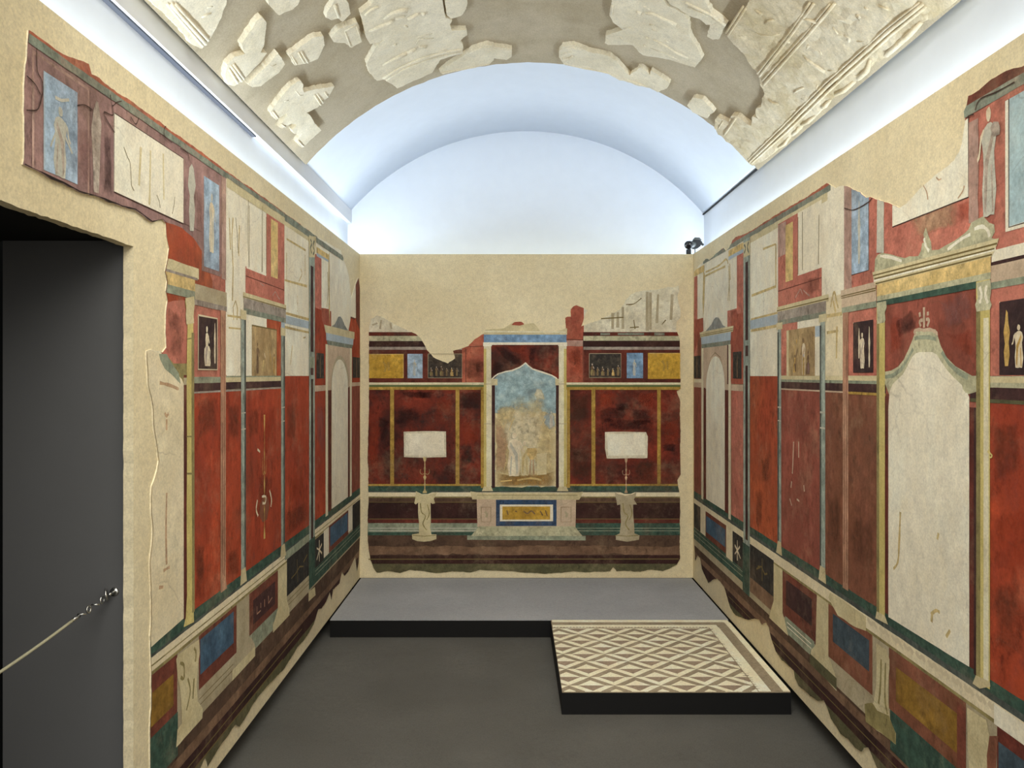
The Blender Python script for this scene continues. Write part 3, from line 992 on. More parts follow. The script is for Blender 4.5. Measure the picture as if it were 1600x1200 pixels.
A('white_pilaster', 504, 512, -.822, -.965, 'cream', 6)
p = A('dado_frame', 512, 543, -.818, -.965, 'red_frame', 5.5)
A('blue_panel', 514, 541.5, -.83, -.937, 'blue', 6, p)
A('white_pilaster', 542.5, 549, -.81, -.955, 'cream', 6)
A('black_panel', 549.5, 562.5, -.81, -.97, 'black_panel', 6)
A('green_moulding', 489, 563, -.967, -1.05, 'green', 5)
L.strokes('moulding_line', [[lp(490, -.99), lp(561, -.99)], [lp(490, -1.01), lp(561, -1.01)]], 'green_pale', 5.4, None, .006)
# floor bands at the foot
A('brown_band', 225, 563, -1.055, -1.145, 'earth_brown', 2.5, amp=.004)
A('light_brown_band', 225, 563, -1.14, -1.178, 'earth_light', 2.7, amp=.004)
A('dark_red_band', 225, 563, -1.175, -1.235, 'maroon_deep', 2.9, amp=.003)
A('green_foot_band', 225, 563, -1.232, -1.30, 'moss_green', 2.8, amp=.004)
L.strokes('band_line', [[lp(238, -1.205), lp(470, -1.2)], [lp(240, -1.232), lp(440, -1.232)]], 'line_olive', 3.4, None, .006)
# near cream arched door panel
p = L.poly('cream_arched_panel', [(222, 545), (228, 546), (238, 549), (246, 552), (258, 566), (270, 582), (281, 592), (284, 600), (284, 966), (232, 1012), (220, 1012)], 'cream_warm', 4.8)
L.poly('green_arc', [(245, 553), (257, 553), (264, 566), (276, 583), (279, 600), (268, 588), (254, 576), (247, 562)], 'green_pale', 5.4, p)
L.poly('grey_corner', [(258, 556), (268, 568), (289, 568), (289, 600), (281, 600), (276, 585)], 'olive_shade', 4.6)
L.strokes('faint_ornament', [[(254, 645), (257, 650), (260, 646)], [(257, 655), (257, 672)], [(257, 770), (256, 830), (257, 880)], [(252, 892), (258, 888), (262, 886)], [(256, 866), (257, 882)], [(246, 598), (262, 602), (276, 608)], [(245, 918), (252, 917)]], 'haze_rose', 5.4, p, .012)
A('dark_red_strip', 284, 289, .0, -.742, 'dark_red', 4.6)
A('dark_step', 284, 289, -.008, -.03, 'stone_grey', 5)
# blue-grey columns
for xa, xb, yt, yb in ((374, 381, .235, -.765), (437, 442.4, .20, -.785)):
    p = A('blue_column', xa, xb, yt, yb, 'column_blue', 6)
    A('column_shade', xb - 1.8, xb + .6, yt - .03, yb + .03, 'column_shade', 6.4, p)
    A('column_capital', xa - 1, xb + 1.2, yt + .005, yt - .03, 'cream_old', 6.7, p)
    x0 = (xa + xb) / 2
    L.poly('column_foot', [lp(xa, yb + .05), lp(xb, yb + .05), lp(xb + 2, yb - .005), lp(xa - 1.5, yb - .005)], 'cream_old', 6.7, p)
    L.strokes('column_ring', [[lp(xa, -.14), lp(xb, -.14)], [lp(xa, -.2), lp(xb, -.2)]], 'figure_pale', 6.9, p, .006)
# second bay: red block with cream and yellow strips, lintel, picture
A('red_block', 381.5, 442.5, .406, .303, 'red_upper', 3)
A('red_block', 414.5, 442.5, .655, .40, 'red_upper', 3)
A('red_line', 381.5, 442.5, .372, .368, 'red_frame', 3.4)
A('yellow_strip', 421.3, 432, .645, .4065, 'yellow_pale', 4)
L.strokes('red_ornament', [[(424, 462), (428, 456), (431, 462), (435, 468)], [(404, 442), (410, 447)]], 'mauve_light', 4, None, .006)
A('cream_strip', 383, 414, .648, .40, 'cream', 3)
L.strokes('strip_line', [[lp(387, .64), lp(387, .41)], [lp(407.5, .64), lp(407.5, .41)], [lp(414, .64), lp(414, .41)]], 'line_olive', 3.6, None, .006)
p = A('lintel', 377.5, 445, .307, .285, 'cream_old', 5)
A('lintel_face', 378.5, 444.5, .287, .247, 'lilac_grey', 5, p)
A('lintel_foot', 378.5, 444.5, .249, .228, 'green_grey', 5.2, p)
L.strokes('lintel_line', [[lp(377.5, .29), lp(445, .29)]], 'line_olive', 5.4, p, .005)
A('cream_frame', 381.5, 414.5, .228, -.004, 'cream', 3.5)
A('red_frame_field', 414, 437, .23, -.004, 'red_orange', 3.4)
A('cream_frame', 391, 414.5, .228, .19, 'cream', 3.6)
A('light_strip', 437.5, 443, .24, .19, 'blue_pale', 4)
p = A('tan_picture', 391, 430, .191, -.003, 'picture_tan', 4.5)
L.figure(400, 584, 50, 'stand', ['figure_brown', 'figure_brown', 'figure_brown'], 5, p, wx=.5)
L.figure(410, 583, 44, 'seated', ['figure_light', 'figure_light', 'haze_ochre'], 5.2, p, wx=.6)
L.figure(420, 584, 53, 'stand', ['figure_brown', 'figure_brown', 'figure_ochre'], 5, p, wx=.5)
L.figure(426, 584, 32, 'stand', ['figure_ochre', 'figure_brown', 'figure_brown'], 5.3, p, wx=.5)
L.strokes('picture_border', [[lp(391, .19), lp(430, .19), lp(430, .0)]], 'line_olive', 5.5, p, .006)
# third bay: tall cream bay with faint candelabrum and pale blue band
p = A('cream_bay', 443, 481, .688, -.0043, 'cream', 2.5)
A('blue_frieze', 443, 481, .262, .226, 'blue_pale', 3.5, p)
L.strokes('cream_moulding_line', [[lp(443, .272), lp(481, .272)], [lp(443, .21), lp(481, .208)], [lp(443, .415), lp(478, .43)], [lp(446, .6), lp(476, .6)]], 'haze_ochre', 3.7, p, .014)
L.candelabrum(463, 487, 462, 'haze_ochre', 3.8, p, 1.2)
L.strokes('faint_ornament', [[(468, 420), (470, 428), (465, 440)], [(446, 395), (446, 440)], [(475, 398), (475, 430)], [(455, 540), (452, 570)], [(472, 528), (476, 527)]], 'haze_ochre', 3.8, p, .010)
A('green_wash', 443, 482, .70, .675, 'green_grey', 4.4, p, amp=.006)
# dark pilaster with ornate capital
p = A('green_pilaster', 481, 490, .685, -1.05, 'column_blue', 6.5)
A('dark_inlay', 483.3, 487.6, .54, .115, 'maroon', 7, p)
A('dark_inlay', 483.3, 487.6, .09, -.0, 'maroon', 7, p)
A('green_inlay', 482.3, 488.6, .09, .035, 'green_pale', 7.2, p)
A('dark_inlay', 484, 487.3, -.02, -.81, 'maroon_deep', 7, p)
A('green_foot', 480.6, 490.3, -.81, -1.05, 'green', 7.2, p)
L.poly('capital', [(480.5, 368), (492, 370), (491, 385), (490, 402), (481, 402)], 'cream_old', 7.4, p)
L.strokes('capital_curl', [[(483, 374), (485, 380), (483, 388), (485, 396)], [(489, 376), (487, 384), (489, 392), (487, 398)]], 'column_shade', 7.6, p, .012)
L.poly('white_foot', [(480, 925), (490, 917), (491, 930), (480, 940)], 'cream_old', 6.7, p)
# far bay
A('grey_green_band', 492.5, 535, .70, .672, 'green_grey', 4.8, amp=.004)
A('pale_band', 492.5, 513, .665, .65, 'cream', 4.9)
A('yellow_cornice', 493, 513, .652, .62, 'yellow_pale', 5)
A('blue_fillet', 493, 513, .622, .605, 'blue_pale', 5)
A('red_panel', 490, 501, .612, .10, 'red_left', 4)
A('red_panel', 490, 502, .612, .34, 'red_upper', 4.1)
p = A('cream_panel', 500.5, 511.5, .61, .348, 'cream', 5)
L.strokes('shade_line', [[(510, 425), (511, 450), (509, 480)]], 'haze_ochre', 5.4, p, .016)
L.poly('orange_panel', [(500.5, 481), (512, 483), (514, 510), (505, 510), (501, 500)], 'red_bright', 5)
L.poly('pillar_outline', [(511.5, 398), (513, 394), (514, 510), (512, 483), (511.5, 420)], 'haze_ochre', 5.2)
A('red_corner', 546.5, 562, .36, -.05, 'red_frame', 4)
L.poly('red_spike', [(554.5, 445), (559, 434), (562, 450), (562, 520), (555, 500)], 'red_frame', 4.4)
L.poly('red_panel', [(543, 518), (547, 497), (553, 500), (562, 480), (562, 600), (543, 600)], 'red_left', 4.2)
p = L.poly('pediment', [(516, 510), (521, 507), (525, 500), (527, 495), (530, 494.5), (533, 498), (537, 508), (542, 516), (544, 519)], 'roof_grey', 5.5, label='blue grey pointed roof over the far arched panel')
p = L.poly('aedicula', [lp(504.5, .266), lp(552.5, .27), lp(552, .225), lp(507, .225)], 'cream_old', 6)
L.poly('white_frieze', [lp(507.5, .226), lp(551, .226), lp(550, .186), lp(508, .186)], 'blue_pale', 6, p)
L.poly('green_fillet', [lp(508.5, .187), lp(550, .187), lp(548, .163), lp(510, .163)], 'green_grey', 6, p)
A('spandrel', 509, 548.5, .164, -.06, 'pink_stone', 5.4, p)
A('red_strip', 510.5, 516, -.06, -.74, 'dark_red', 5.6)
A('red_strip', 541.5, 545.5, -.06, -.74, 'dark_red', 5.6)
arc = [(517, 800)] + [(517, 640)]


def archpts(x0, x1, rs, rtop, rb, n=16):
    """Measured outline of a round-headed panel between two columns on a side wall."""
    pts = [lp(x0, rb), lp(x0, rs)]
    for k in range(1, n):
        th = math.pi * (1 - k / n)
        x = (x0 + x1) / 2 + (x1 - x0) / 2 * math.cos(th)
        pts.append(lp(x, rs + (rtop - rs) * math.sin(th)))
    pts += [lp(x1, rs), lp(x1, rb)]
    return pts


L.poly('arch_ring', archpts(515.5, 544, -.06, .112, -.075), 'stone_grey', 5.8, p)
L.poly('cream_arched_panel', archpts(516.5, 542, -.07, .09, -.737), 'cream', 6.2, p)
A('cream_column', 506.8, 510.6, .165, -.755, 'column_white', 6.4)
A('cream_column', 545, 548, .165, -.745, 'column_white', 6.4)
for xa, xb in ((492.5, 504.5), (549.5, 561.8)):
    p = A('small_dark_picture', xa, xb, .113, -.018, 'picture_black', 5)
    L.figure((xa + xb) / 2, 590, 36, 'thin', ['figure_brown'], 5.5, p, wx=1)
A('pink_moulding', 489.6, 516, -.053, -.083, 'pink_stone', 5.9)
A('pink_moulding', 543, 562.2, -.046, -.07, 'pink_stone', 5.9)
# cracks in the upper row
L.strokes('crack_line', [[(52, 75), (53, 110), (60, 125), (62, 140), (58, 160), (52, 172), (36, 172)], [(116, 165), (128, 164), (140, 172)], [(168, 148), (171, 165), (178, 160), (186, 158)], [(171, 165), (172, 180), (158, 175), (164, 190), (175, 207)], [(36, 118), (50, 132), (58, 148)], [(200, 182), (208, 194), (213, 184)], [(226, 197), (226, 208)], [(256, 196), (253, 202), (254, 214), (265, 223)], [(278, 232), (290, 240), (292, 252)]], 'crack_black', 7.8, None, .0035, True)
L.poly('painted_gap_shadow', [(-30, 228), (0, 238), (20, 249), (33, 255), (60, 268), (95, 284), (120, 298), (159, 309), (187, 321), (208, 326), (234, 345), (240, 344), (251, 342), (257, 348), (254, 350), (248, 346), (240, 350), (230, 349), (207, 333), (187, 327), (159, 316), (120, 306), (95, 293), (60, 277), (33, 264), (18, 257), (0, 247), (-30, 238)], 'gap_shadow', 8.2, None, .003)  # flat dark strip, painted as the shadow along the broken lower plaster edge

# clouded wear in the red bays
for pts, m in (([(442, 800), (480, 780), (481, 812), (443, 845)], 'soft_brown'), ([(384, 640), (404, 632), (402, 680), (384, 690)], 'soft_brown'), ([(352, 630), (373, 628), (372, 690), (352, 680)], 'soft_brown'), ([(302, 622), (340, 618), (338, 670), (306, 690)], 'soft_brown'),
               ([(444, 630), (462, 624), (460, 690), (446, 688)], 'soft_brown'), ([(402, 740), (424, 742), (426, 800), (400, 806)], 'soft_brown'), ([(302, 850), (318, 840), (318, 940), (302, 944)], 'soft_brown'), ([(352, 860), (372, 850), (372, 896), (352, 905)], 'soft_brown'),
               ([(492, 620), (506, 640), (505, 720), (492, 690)], 'soft_mauve'), ([(258, 480), (284, 486), (284, 560), (262, 560)], 'soft_brown'), ([(120, 200), (138, 200), (138, 290), (120, 285)], 'soft_mauve'), ([(158, 200), (172, 205), (172, 312), (158, 306)], 'soft_black'),
               ([(303, 290), (314, 300), (314, 372), (303, 366)], 'soft_mauve'), ([(384, 420), (400, 426), (402, 440), (384, 436)], 'soft_mauve'), ([(420, 455), (440, 458), (440, 474), (420, 470)], 'soft_brown'), ([(404, 640), (430, 630), (432, 700), (410, 720)], 'soft_red'), ([(448, 740), (474, 720), (476, 780), (448, 790)], 'soft_red')):
    L.soft('worn_patch', pts, m, 3.7)


# ------------------------------------------------------------------ fresco on the opposite long side
out = [(1086, 425), (1092, 416), (1098, 411), (1104, 404), (1110, 406), (1113, 403), (1122, 395), (1132, 387), (1136, 392), (1141, 387), (1146, 375), (1150, 371), (1160, 368), (1174, 361), lp(1182, .603), lp(1220, .605), lp(1260, .602), (1294, 286), (1301, 290), (1307, 294), (1318, 290), (1326, 291), (1334, 296), (1346, 300), (1355, 309), (1362, 308), (1369, 311), (1385, 316), (1398, 321), (1408, 325), (1418, 319), (1432, 304), (1446, 290), (1466, 272), (1484, 260), (1494, 251), (1502, 238), (1506, 224), (1509, 205), (1511, 192), (1509, 174), (1513, 166), (1516, 150), (1533, 140), (1544, 131), (1558, 121), (1570, 114), (1581, 109), lp(1600, .603), lp(1640, .60), lp(1700, .603),
       lp(1700, -1.05), lp(1640, -1.04), lp(1600, -1.06), lp(1540, -1.045), lp(1480, -1.06), lp(1440, -1.04), lp(1410, -1.062), (1380, 1210), (1372, 1198), (1366, 1184), (1359, 1168), (1352, 1168), (1348, 1174), (1338, 1168), (1328, 1155), (1316, 1147), (1300, 1123), (1295, 1107), (1289, 1094), (1280, 1095), (1268, 1088), (1258, 1078), (1250, 1072), (1244, 1060), (1242, 1047), (1231, 1038), (1222, 1030), (1214, 1018), (1207, 998), (1203, 980), (1199, 973), (1192, 976), (1188, 968), (1181, 967), (1170, 968), (1160, 965), (1152, 962), (1148, 958), (1143, 950), (1139, 938), (1133, 917), (1128, 910), (1122, 904), (1115, 906), (1108, 911), (1103, 900), (1098, 889), (1095, 872), (1091, 868), (1087.5, 876), (1085.6, 843), (1085.6, 700), (1085.6, 500)]
rf = R.plaster(out, 'long fresco of red bays and cream doors on the doorless wall behind the mosaic')
A = R.rect
A('cream_ground', 1084, 1330, .64, 0.0, 'cream', 0)
A('red_ground', 1319, 1720, .64, -.64, 'red_upper', 0.5)
A('red_edge_band', 1110, 1300, .64, .592, 'red_edge', 3, amp=.004)
A('grey_green_band', 1100, 1300, .597, .578, 'green_grey', 4, amp=.004)
A('cream_moulding', 1170, 1295, .58, .552, 'cream_old', 3, amp=.003)
A('red_edge_band', 1500, 1720, .64, .588, 'red_frame', 3, amp=.004)
A('grey_green_band', 1500, 1720, .590, .566, 'green_grey', 4, amp=.003)
# far bay
A('cream_pier', 1090, 1142, .60, .23, 'cream', 2)
A('yellow_cornice', 1084, 1102, .572, .538, 'yellow_pale', 5)
L2 = R.poly('faint_outline', [(1100, 420), (1103, 430), (1102, 470), (1100, 500), (1099, 470), (1100, 440)], 'haze_ochre', 4, amp=.004)
R.strokes('faint_arch', [[(1104, 425), (1115, 420), (1126, 414), (1136, 405), (1139, 412)], [(1140, 415), (1141, 440), (1139, 470)], [(1102, 432), (1118, 424), (1135, 416)]], 'haze_ochre', 4, None, .014)
A('red_strip', 1084, 1091, .535, .10, 'red_upper', 4)
p = R.poly('red_block', [(1091, 499), (1100, 496.5), (1100.5, 517), (1096, 520), (1084, 560), (1084, 500)], 'red_bright', 4.2)
A('red_panel', 1084, 1097, .27, -.02, 'red_brown', 3.6)
A('yellow_cornice', 1140, 1165, .572, .542, 'yellow_pale', 5)
A('blue_fillet', 1140, 1165, .544, .528, 'blue_pale', 5.2)
A('red_panel', 1152.5, 1164.5, .53, .27, 'red_upper', 4)
A('red_panel', 1138, 1164.5, .297, -.03, 'red_upper', 3.6)
p = A('cream_panel', 1142, 1153, .528, .296, 'cream', 5)
R.strokes('shade_line', [[(1142, 412), (1143, 437)], [(1141, 440), (1142, 470)]], 'haze_ochre', 5.3, p, .016)
R.poly('pediment', [(1104, 517.5), (1108, 513), (1113, 507), (1117, 499), (1120, 496), (1124, 496), (1128, 502), (1131, 508), (1136, 511)], 'roof_grey', 5.5, label='blue grey pointed roof over the far arched panel')
p = R.poly('aedicula', [lp(1094.5, .226), lp(1148, .222), lp(1147, .196), lp(1096, .198)], 'cream_old', 6)
R.strokes('cornice_line', [[lp(1095, .212), lp(1147, .21)], [lp(1096, .204), lp(1147, .202)]], 'line_olive', 6.4, p, .005)
R.poly('white_frieze', [lp(1097, .199), lp(1144, .197), lp(1143.5, .158), lp(1097.5, .160)], 'blue_pale', 6, p)
R.poly('green_fillet', [lp(1098, .161), lp(1143, .159), lp(1143, .138), lp(1098, .141)], 'green_grey', 6, p)
A('spandrel', 1097.5, 1138, .142, -.05, 'pink_stone', 5.4, p)
A('red_strip', 1101, 1106, -.04, -.64, 'dark_red', 5.6)
A('red_strip', 1133.5, 1140.5, .14, -.64, 'dark_red', 5.2)
R.poly('arch_ring', archpts(1103.5, 1135.5, -.045, .11, -.07), 'pink_stone', 5.8, p)
R.strokes('arch_line', [[lp(1107, .02), lp(1112, .085), lp(1119, .11), lp(1127, .085), lp(1132, .02)]], 'line_olive', 6, p, .005)
R.poly('cream_arched_panel', archpts(1105, 1134.3, -.06, .092, -.636), 'cream', 6.2, p)
A('red_panel', 1084, 1098, -.06, -.64, 'red_mauve', 4)
A('red_panel', 1144, 1163, -.07, -.645, 'red_upper', 4)
A('red_panel', 1144, 1163, .29, -.04, 'red_bright', 3.8)
A('cream_column', 1097.5, 1100.6, .14, -.65, 'column_white', 6.4)
A('cream_column', 1140, 1143.8, .14, -.66, 'column_white', 6.4)
for xa, xb in ((1085, 1096), (1147, 1160.5)):
    p = A('small_dark_picture', xa, xb, .103, -.016, 'picture_black', 5)
    R.figure((xa + xb) / 2, 590, 36, 'thin', ['figure_brown'], 5.5, p, wx=1)
A('pink_moulding', 1084, 1107, -.04, -.066, 'pink_stone', 5.9)
A('pink_moulding', 1133, 1163, -.042, -.07, 'pink_stone', 5.9)
# dark pilaster
p = A('green_pilaster', 1163.5, 1173.6, .58, -.93, 'column_blue', 6.5)
A('dark_inlay', 1166.7, 1171, .48, .148, 'maroon', 7, p)
A('dark_inlay', 1166.7, 1171, .125, .08, 'maroon', 7, p)
A('dark_inlay', 1166.7, 1170.6, .04, -.70, 'maroon_deep', 7, p)
A('green_foot', 1162.5, 1173.2, -.72, -.93, 'green', 7.2, p)
R.poly('capital', [(1163.5, 380), (1174, 375), (1174, 398), (1164, 403)], 'cream_old', 7.4, p)
R.strokes('capital_curl', [[(1165, 382), (1167, 388), (1165, 396)], [(1172, 378), (1170, 386), (1172, 395)]], 'column_shade', 7.6, p, .014)
# cream bay and red panel under it
p = A('cream_bay', 1173.5, 1218, .58, -.0043, 'cream', 2.5)
A('blue_frieze', 1174, 1217.5, .228, .19, 'blue_pale', 3.5, p)
R.strokes('moulding_line', [[lp(1175, .232), lp(1217, .234)], [lp(1175, .185), lp(1217, .185)], [lp(1194, .50), lp(1214, .495)], [lp(1214, .495), lp(1214, .33)], [lp(1176, .33), lp(1214, .335)]], 'haze_ochre', 3.7, p, .014)
R.candelabrum(1195, 486, 458, 'figure_pale', 3.8, p, 1.0)
A('red_panel', 1173.5, 1217.5, -.0043, -.645, 'red_orange', 3)
# second bay
A('red_block', 1217.5, 1286, .346, .255, 'red_upper', 3)
A('red_block', 1217.5, 1249, .565, .34, 'red_upper', 3)
A('red_line', 1217.5, 1286, .315, .312, 'red_frame', 3.4)
A('mauve_wash', 1218, 1230, .56, .44, 'mauve_light', 3.3, amp=.006)
A('yellow_strip', 1229.5, 1241, .545, .338, 'yellow_pale', 4)
A('cream_strip', 1248.5, 1286, .565, .346, 'cream', 3.6)
R.strokes('strip_line', [[lp(1256, .56), lp(1256, .36)], [lp(1282, .52), lp(1281, .36)], [lp(1249, .55), lp(1249, .35)]], 'line_olive', 4, None, .007)
R.strokes('red_ornament', [[(1245, 465), (1250, 456), (1253, 452), (1256, 460)], [(1257, 453), (1262, 458), (1267, 462)]], 'mauve_light', 4, None, .008)
p = A('lintel', 1216, 1297, .255, .234, 'cream_old', 5)
A('lintel_face', 1217, 1293, .236, .201, 'lilac_grey', 5, p)
A('lintel_foot', 1217, 1293, .203, .186, 'green_grey', 5.2, p)
R.strokes('lintel_line', [[lp(1216, .241), lp(1297, .241)]], 'line_olive', 5.4, p, .005)
A('red_frame_field', 1222, 1248.5, .187, -.004, 'red_upper', 3.4)
A('cream_frame', 1248, 1287, .187, -.004, 'cream', 3.5)
A('blue_patch', 1276, 1286, .16, .125, 'blue_pale', 4)
p = A('tan_picture', 1231, 1275.6, .161, -.003, 'picture_tan', 4.5)
A('picture_edge', 1231, 1234.5, .161, -.003, 'haze_pale', 4.8, p)
R.figure(1247, 584, 56, 'stand', ['picture_tan', 'figure_ochre', 'figure_brown'], 5, p, wx=.5)
R.figure(1258, 586, 60, 'stand', ['figure_light', 'figure_brown', 'haze_rose'], 5.1, p, wx=.5)
R.figure(1244, 582, 30, 'seated', ['figure_ochre', 'figure_brown', 'figure_brown'], 5.3, p, wx=.6)
R.figure(1265, 585, 40, 'seated', ['figure_brown', 'figure_brown', 'mauve'], 5.2, p, wx=.5)
R.figure(1258, 586, 34, 'stand', ['figure_ochre', 'blue_pale', 'haze_ochre'], 5.6, p, wx=.5)
A('white_cornice', 1222, 1387, -.002, -.025, 'green_pale', 4)
A('white_cornice', 1222, 1387, -.002, -.016, 'cream_old', 4.3)
A('dark_frieze', 1222, 1387, -.025, -.049, 'maroon', 4)
A('pale_fillet', 1222, 1330, -.049, -.054, 'pink_stone', 4.2)
A('ochre_fillet', 1328, 1387, -.049, -.056, 'yellow_post', 4.2)
pb = A('red_panel', 1222, 1284, -.054, -.645, 'red_mauve', 3)
R.strokes('painted_mark', [[(1239, 752), (1238, 762)], [(1258, 758), (1259, 768)], [(1236, 779), (1239, 790)], [(1247, 780), (1251, 783)], [(1242, 690), (1241, 720), (1240, 740)], [(1250, 690), (1250, 715)]], 'pink_stone', 4, pb, .012)
# blue columns
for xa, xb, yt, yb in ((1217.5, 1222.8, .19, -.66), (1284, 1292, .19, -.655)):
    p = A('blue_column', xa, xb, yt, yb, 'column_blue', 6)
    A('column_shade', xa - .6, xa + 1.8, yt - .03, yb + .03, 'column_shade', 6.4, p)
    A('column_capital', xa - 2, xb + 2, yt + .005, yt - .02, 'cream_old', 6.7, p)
    R.poly('column_foot', [lp(xa, yb + .04), lp(xb, yb + .04), lp(xb + 1.5, yb - .008), lp(xa - 2.5, yb - .008)], 'cream_old', 6.7, p)
    R.strokes('column_ring', [[lp(xa, -.12), lp(xb, -.12)], [lp(xa, -.17), lp(xb, -.17)]], 'figure_pale', 6.9, p, .008)
# third cream bay
A('cream_bay', 1286, 1321, .60, .235, 'cream', 2.6)
p = A('cream_bay', 1291, 1320.5, .245, -.004, 'cream_warm', 2.8)
R.strokes('faint_ornament', [[(1300, 480), (1303, 464), (1306, 456), (1309, 470), (1312, 482)], [(1294, 494), (1318, 490)], [(1294, 520), (1312, 517)], [(1310, 510), (1309, 560)], [(1304, 470), (1308, 488)]], 'haze_ochre', 3.3, p, .014)
A('brown_panel', 1291.5, 1319.5, -.054, -.645, 'red_brown', 3)
A('brown_panel', 1328, 1374, -.056, -.645, 'red_brown', 3)
p = A('pink_pilaster', 1319.3, 1328, .187, -.64, 'pink_pilaster', 5)
R.strokes('pilaster_line', [[lp(1322, -.1), lp(1322, -.62)], [lp(1325.5, .1), lp(1325.5, -.62)]], 'red_frame', 5.4, p, .004)
# blue window panel
A('pink_strip', 1321, 1333, .62, .25, 'mauve_light', 3)
A('red_field', 1331, 1374, .62, .253, 'red_upper', 2.9)
p = A('blue_panel', 1333, 1360, .58, .293, 'blue_light', 4)
R.strokes('panel_outline', [[lp(1360, .485), lp(1360, .293), lp(1333, .293)]], 'crack_black', 4.6, p, .004)
R.figure(1345, 412, 100, 'thin', ['figure_pale'], 5, p, wx=.6)
A('pink_entablature', 1316, 1371, .256, .232, 'pink_stone', 4.5)
A('pink_frieze', 1317.5, 1372, .234, .20, 'pink_stone', 4.7)
A('green_fillet', 1318, 1372, .203, .186, 'green_pale', 4.8)
R.strokes('entablature_line', [[lp(1317, .238), lp(1371, .238)], [lp(1317, .232), lp(1371, .232)]], 'line_olive', 5, None, .004)
p = A('dark_picture', 1335.5, 1367, .153, .007, 'picture_dark', 4)
R.strokes('picture_border', [[lp(1335.5, .153), lp(1367, .153), lp(1367, .007), lp(1335.5, .007), lp(1335.5, .153)]], 'line_pale', 4.6, p, .008)
R.figure(1350, 576, 58, 'stand', ['figure_light', 'figure_light', 'figure_faint'], 5, p, wx=.55)
R.figure(1345, 560, 48, 'thin', ['figure_light'], 5, p, wx=.8)
R.figure(1361, 574, 65, 'thin', ['figure_light'], 5, p, wx=.6)
# large aedicula with the cream ogee door
A('red_tympanum', 1374, 1530, .196, -.05, 'red_mauve', 2.9)
A('red_field', 1384, 1530, .42, .25, 'red_upper', 2.95)
p = R.poly('cream_panel', [(1397, 300), (1397, 354), (1517, 307), (1517, 183), (1490, 210)], 'cream', 4)
R.strokes('panel_outline', [[(1397, 355), (1516.5, 308), (1516.5, 180)]], 'crack_black', 4.6, p, .004)
R.strokes('crack_line', [[(1466, 277), (1470, 281), (1474, 279)], [(1446, 290), (1451, 300), (1453, 312)], [(1500, 310), (1508, 298), (1510, 290)]], 'haze_rose', 4.6, p, .006)
p = R.poly('pale_column', [(1372, 395), (1373, 320), (1374, 300), (1383, 300), (1384, 320), (1383.5, 395)], 'figure_pale', 4, amp=.004)
p = R.poly('pediment', [(1369, 428), (1370, 405), (1374, 398), (1381, 395), (1394, 397), (1406, 401), (1417, 403), (1424, 400), (1438, 400), (1442, 392), (1444, 380), (1448, 378), (1446, 366), (1450, 355), (1453, 366), (1458, 378), (1459, 391), (1470, 390), (1480, 384), (1495, 376), (1510, 365), (1517, 358), (1521, 348), (1532, 342), (1540, 338), (1549, 348), (1557, 351), (1558, 362), (1553, 372), (1562, 374), (1440, 412)], 'stone_green', 5, amp=.004)
R.strokes('carved_line', [[(1378, 400), (1395, 402), (1412, 408)], [(1484, 390), (1505, 374), (1520, 366)], [(1526, 358), (1538, 354), (1547, 360), (1550, 370)], [(1447, 372), (1450, 385), (1455, 392)]], 'cream', 5.4, p, .012)
p = R.poly('cornice', [lp(1366, .284), lp(1565, .28), lp(1562, .268), lp(1554, .246), lp(1371, .246), lp(1368, .262)], 'cream_old', 6)
R.strokes('cornice_line', [[lp(1367, .274), lp(1562, .270)], [lp(1369, .264), lp(1558, .261)], [lp(1371, .250), lp(1554, .250)]], 'line_olive', 6.4, p, .006)
A('cornice_light', 1368, 1560, .262, .256, 'cream', 6.3, p)
A('yellow_frieze', 1373, 1552, .247, .213, 'yellow_pale', 6, p)
A('pale_moulding', 1373, 1552, .214, .20, 'stone_green', 6, p)
A('green_fillet', 1373, 1534, .201, .186, 'green', 6, p)
# the big columns
p = A('yellow_column', 1373, 1386, .19, -.66, 'yellow_column', 7)
A('column_shade', 1373, 1377, .15, -.645, 'olive_shade', 7.4, p)
R.poly('column_capital', [(1373, 473), (1388, 470), (1389, 480), (1386, 488), (1387, 500), (1385, 504), (1374, 506), (1374, 490)], 'stone_green', 7.6, p)
R.poly('column_foot', [(1373, 955), (1386, 962), (1391, 976), (1371, 966)], 'cream_old', 7.6, p)
p = A('pale_column', 1529.5, 1551, .20, -.655, 'yellow_column', 7)
A('column_shade', 1529.5, 1536, .15, -.645, 'olive_shade', 7.4, p)
A('column_light', 1541, 1549, .12, -.65, 'column_white', 7.4, p)
R.poly('column_capital', [(1530, 442), (1552, 437), (1553, 455), (1551, 468), (1554, 476), (1551, 484), (1530, 487), (1528, 476), (1532, 465)], 'stone_green', 7.6, p)
R.strokes('capital_curl', [[(1535, 448), (1538, 460), (1535, 474)], [(1546, 446), (1544, 460), (1548, 474)]], 'cream', 7.9, p, .012)
R.poly('column_foot', [(1529, 1055), (1551, 1065), (1552, 1073), (1535, 1076), (1524, 1068)], 'cream_old', 7.6, p)
R.strokes('column_thorn', [[(1548, 704), (1552, 710), (1554, 713), (1550, 713)]], 'yellow_column', 7.8, p, .01)
A('dark_red_strip', 1386, 1392, -.05, -.645, 'dark_red', 4)
A('dark_red_strip', 1517, 1530, -.07, -.645, 'dark_red', 4)
A('dark_red_line', 1525, 1530, -.07, -.645, 'maroon', 4.4)
p = R.poly('ogee_frame', [(1386, 600), (1385, 581), (1395, 579), (1406, 573), (1415, 562), (1423, 545), (1429, 530), (1433, 519), (1437, 517), (1463, 516), (1467, 520), (1473, 540), (1482, 558), (1496, 572), (1510, 580), (1522, 587), (1530, 588), (1530, 612), (1516, 616), (1392, 616)], 'stone_green', 4.5)
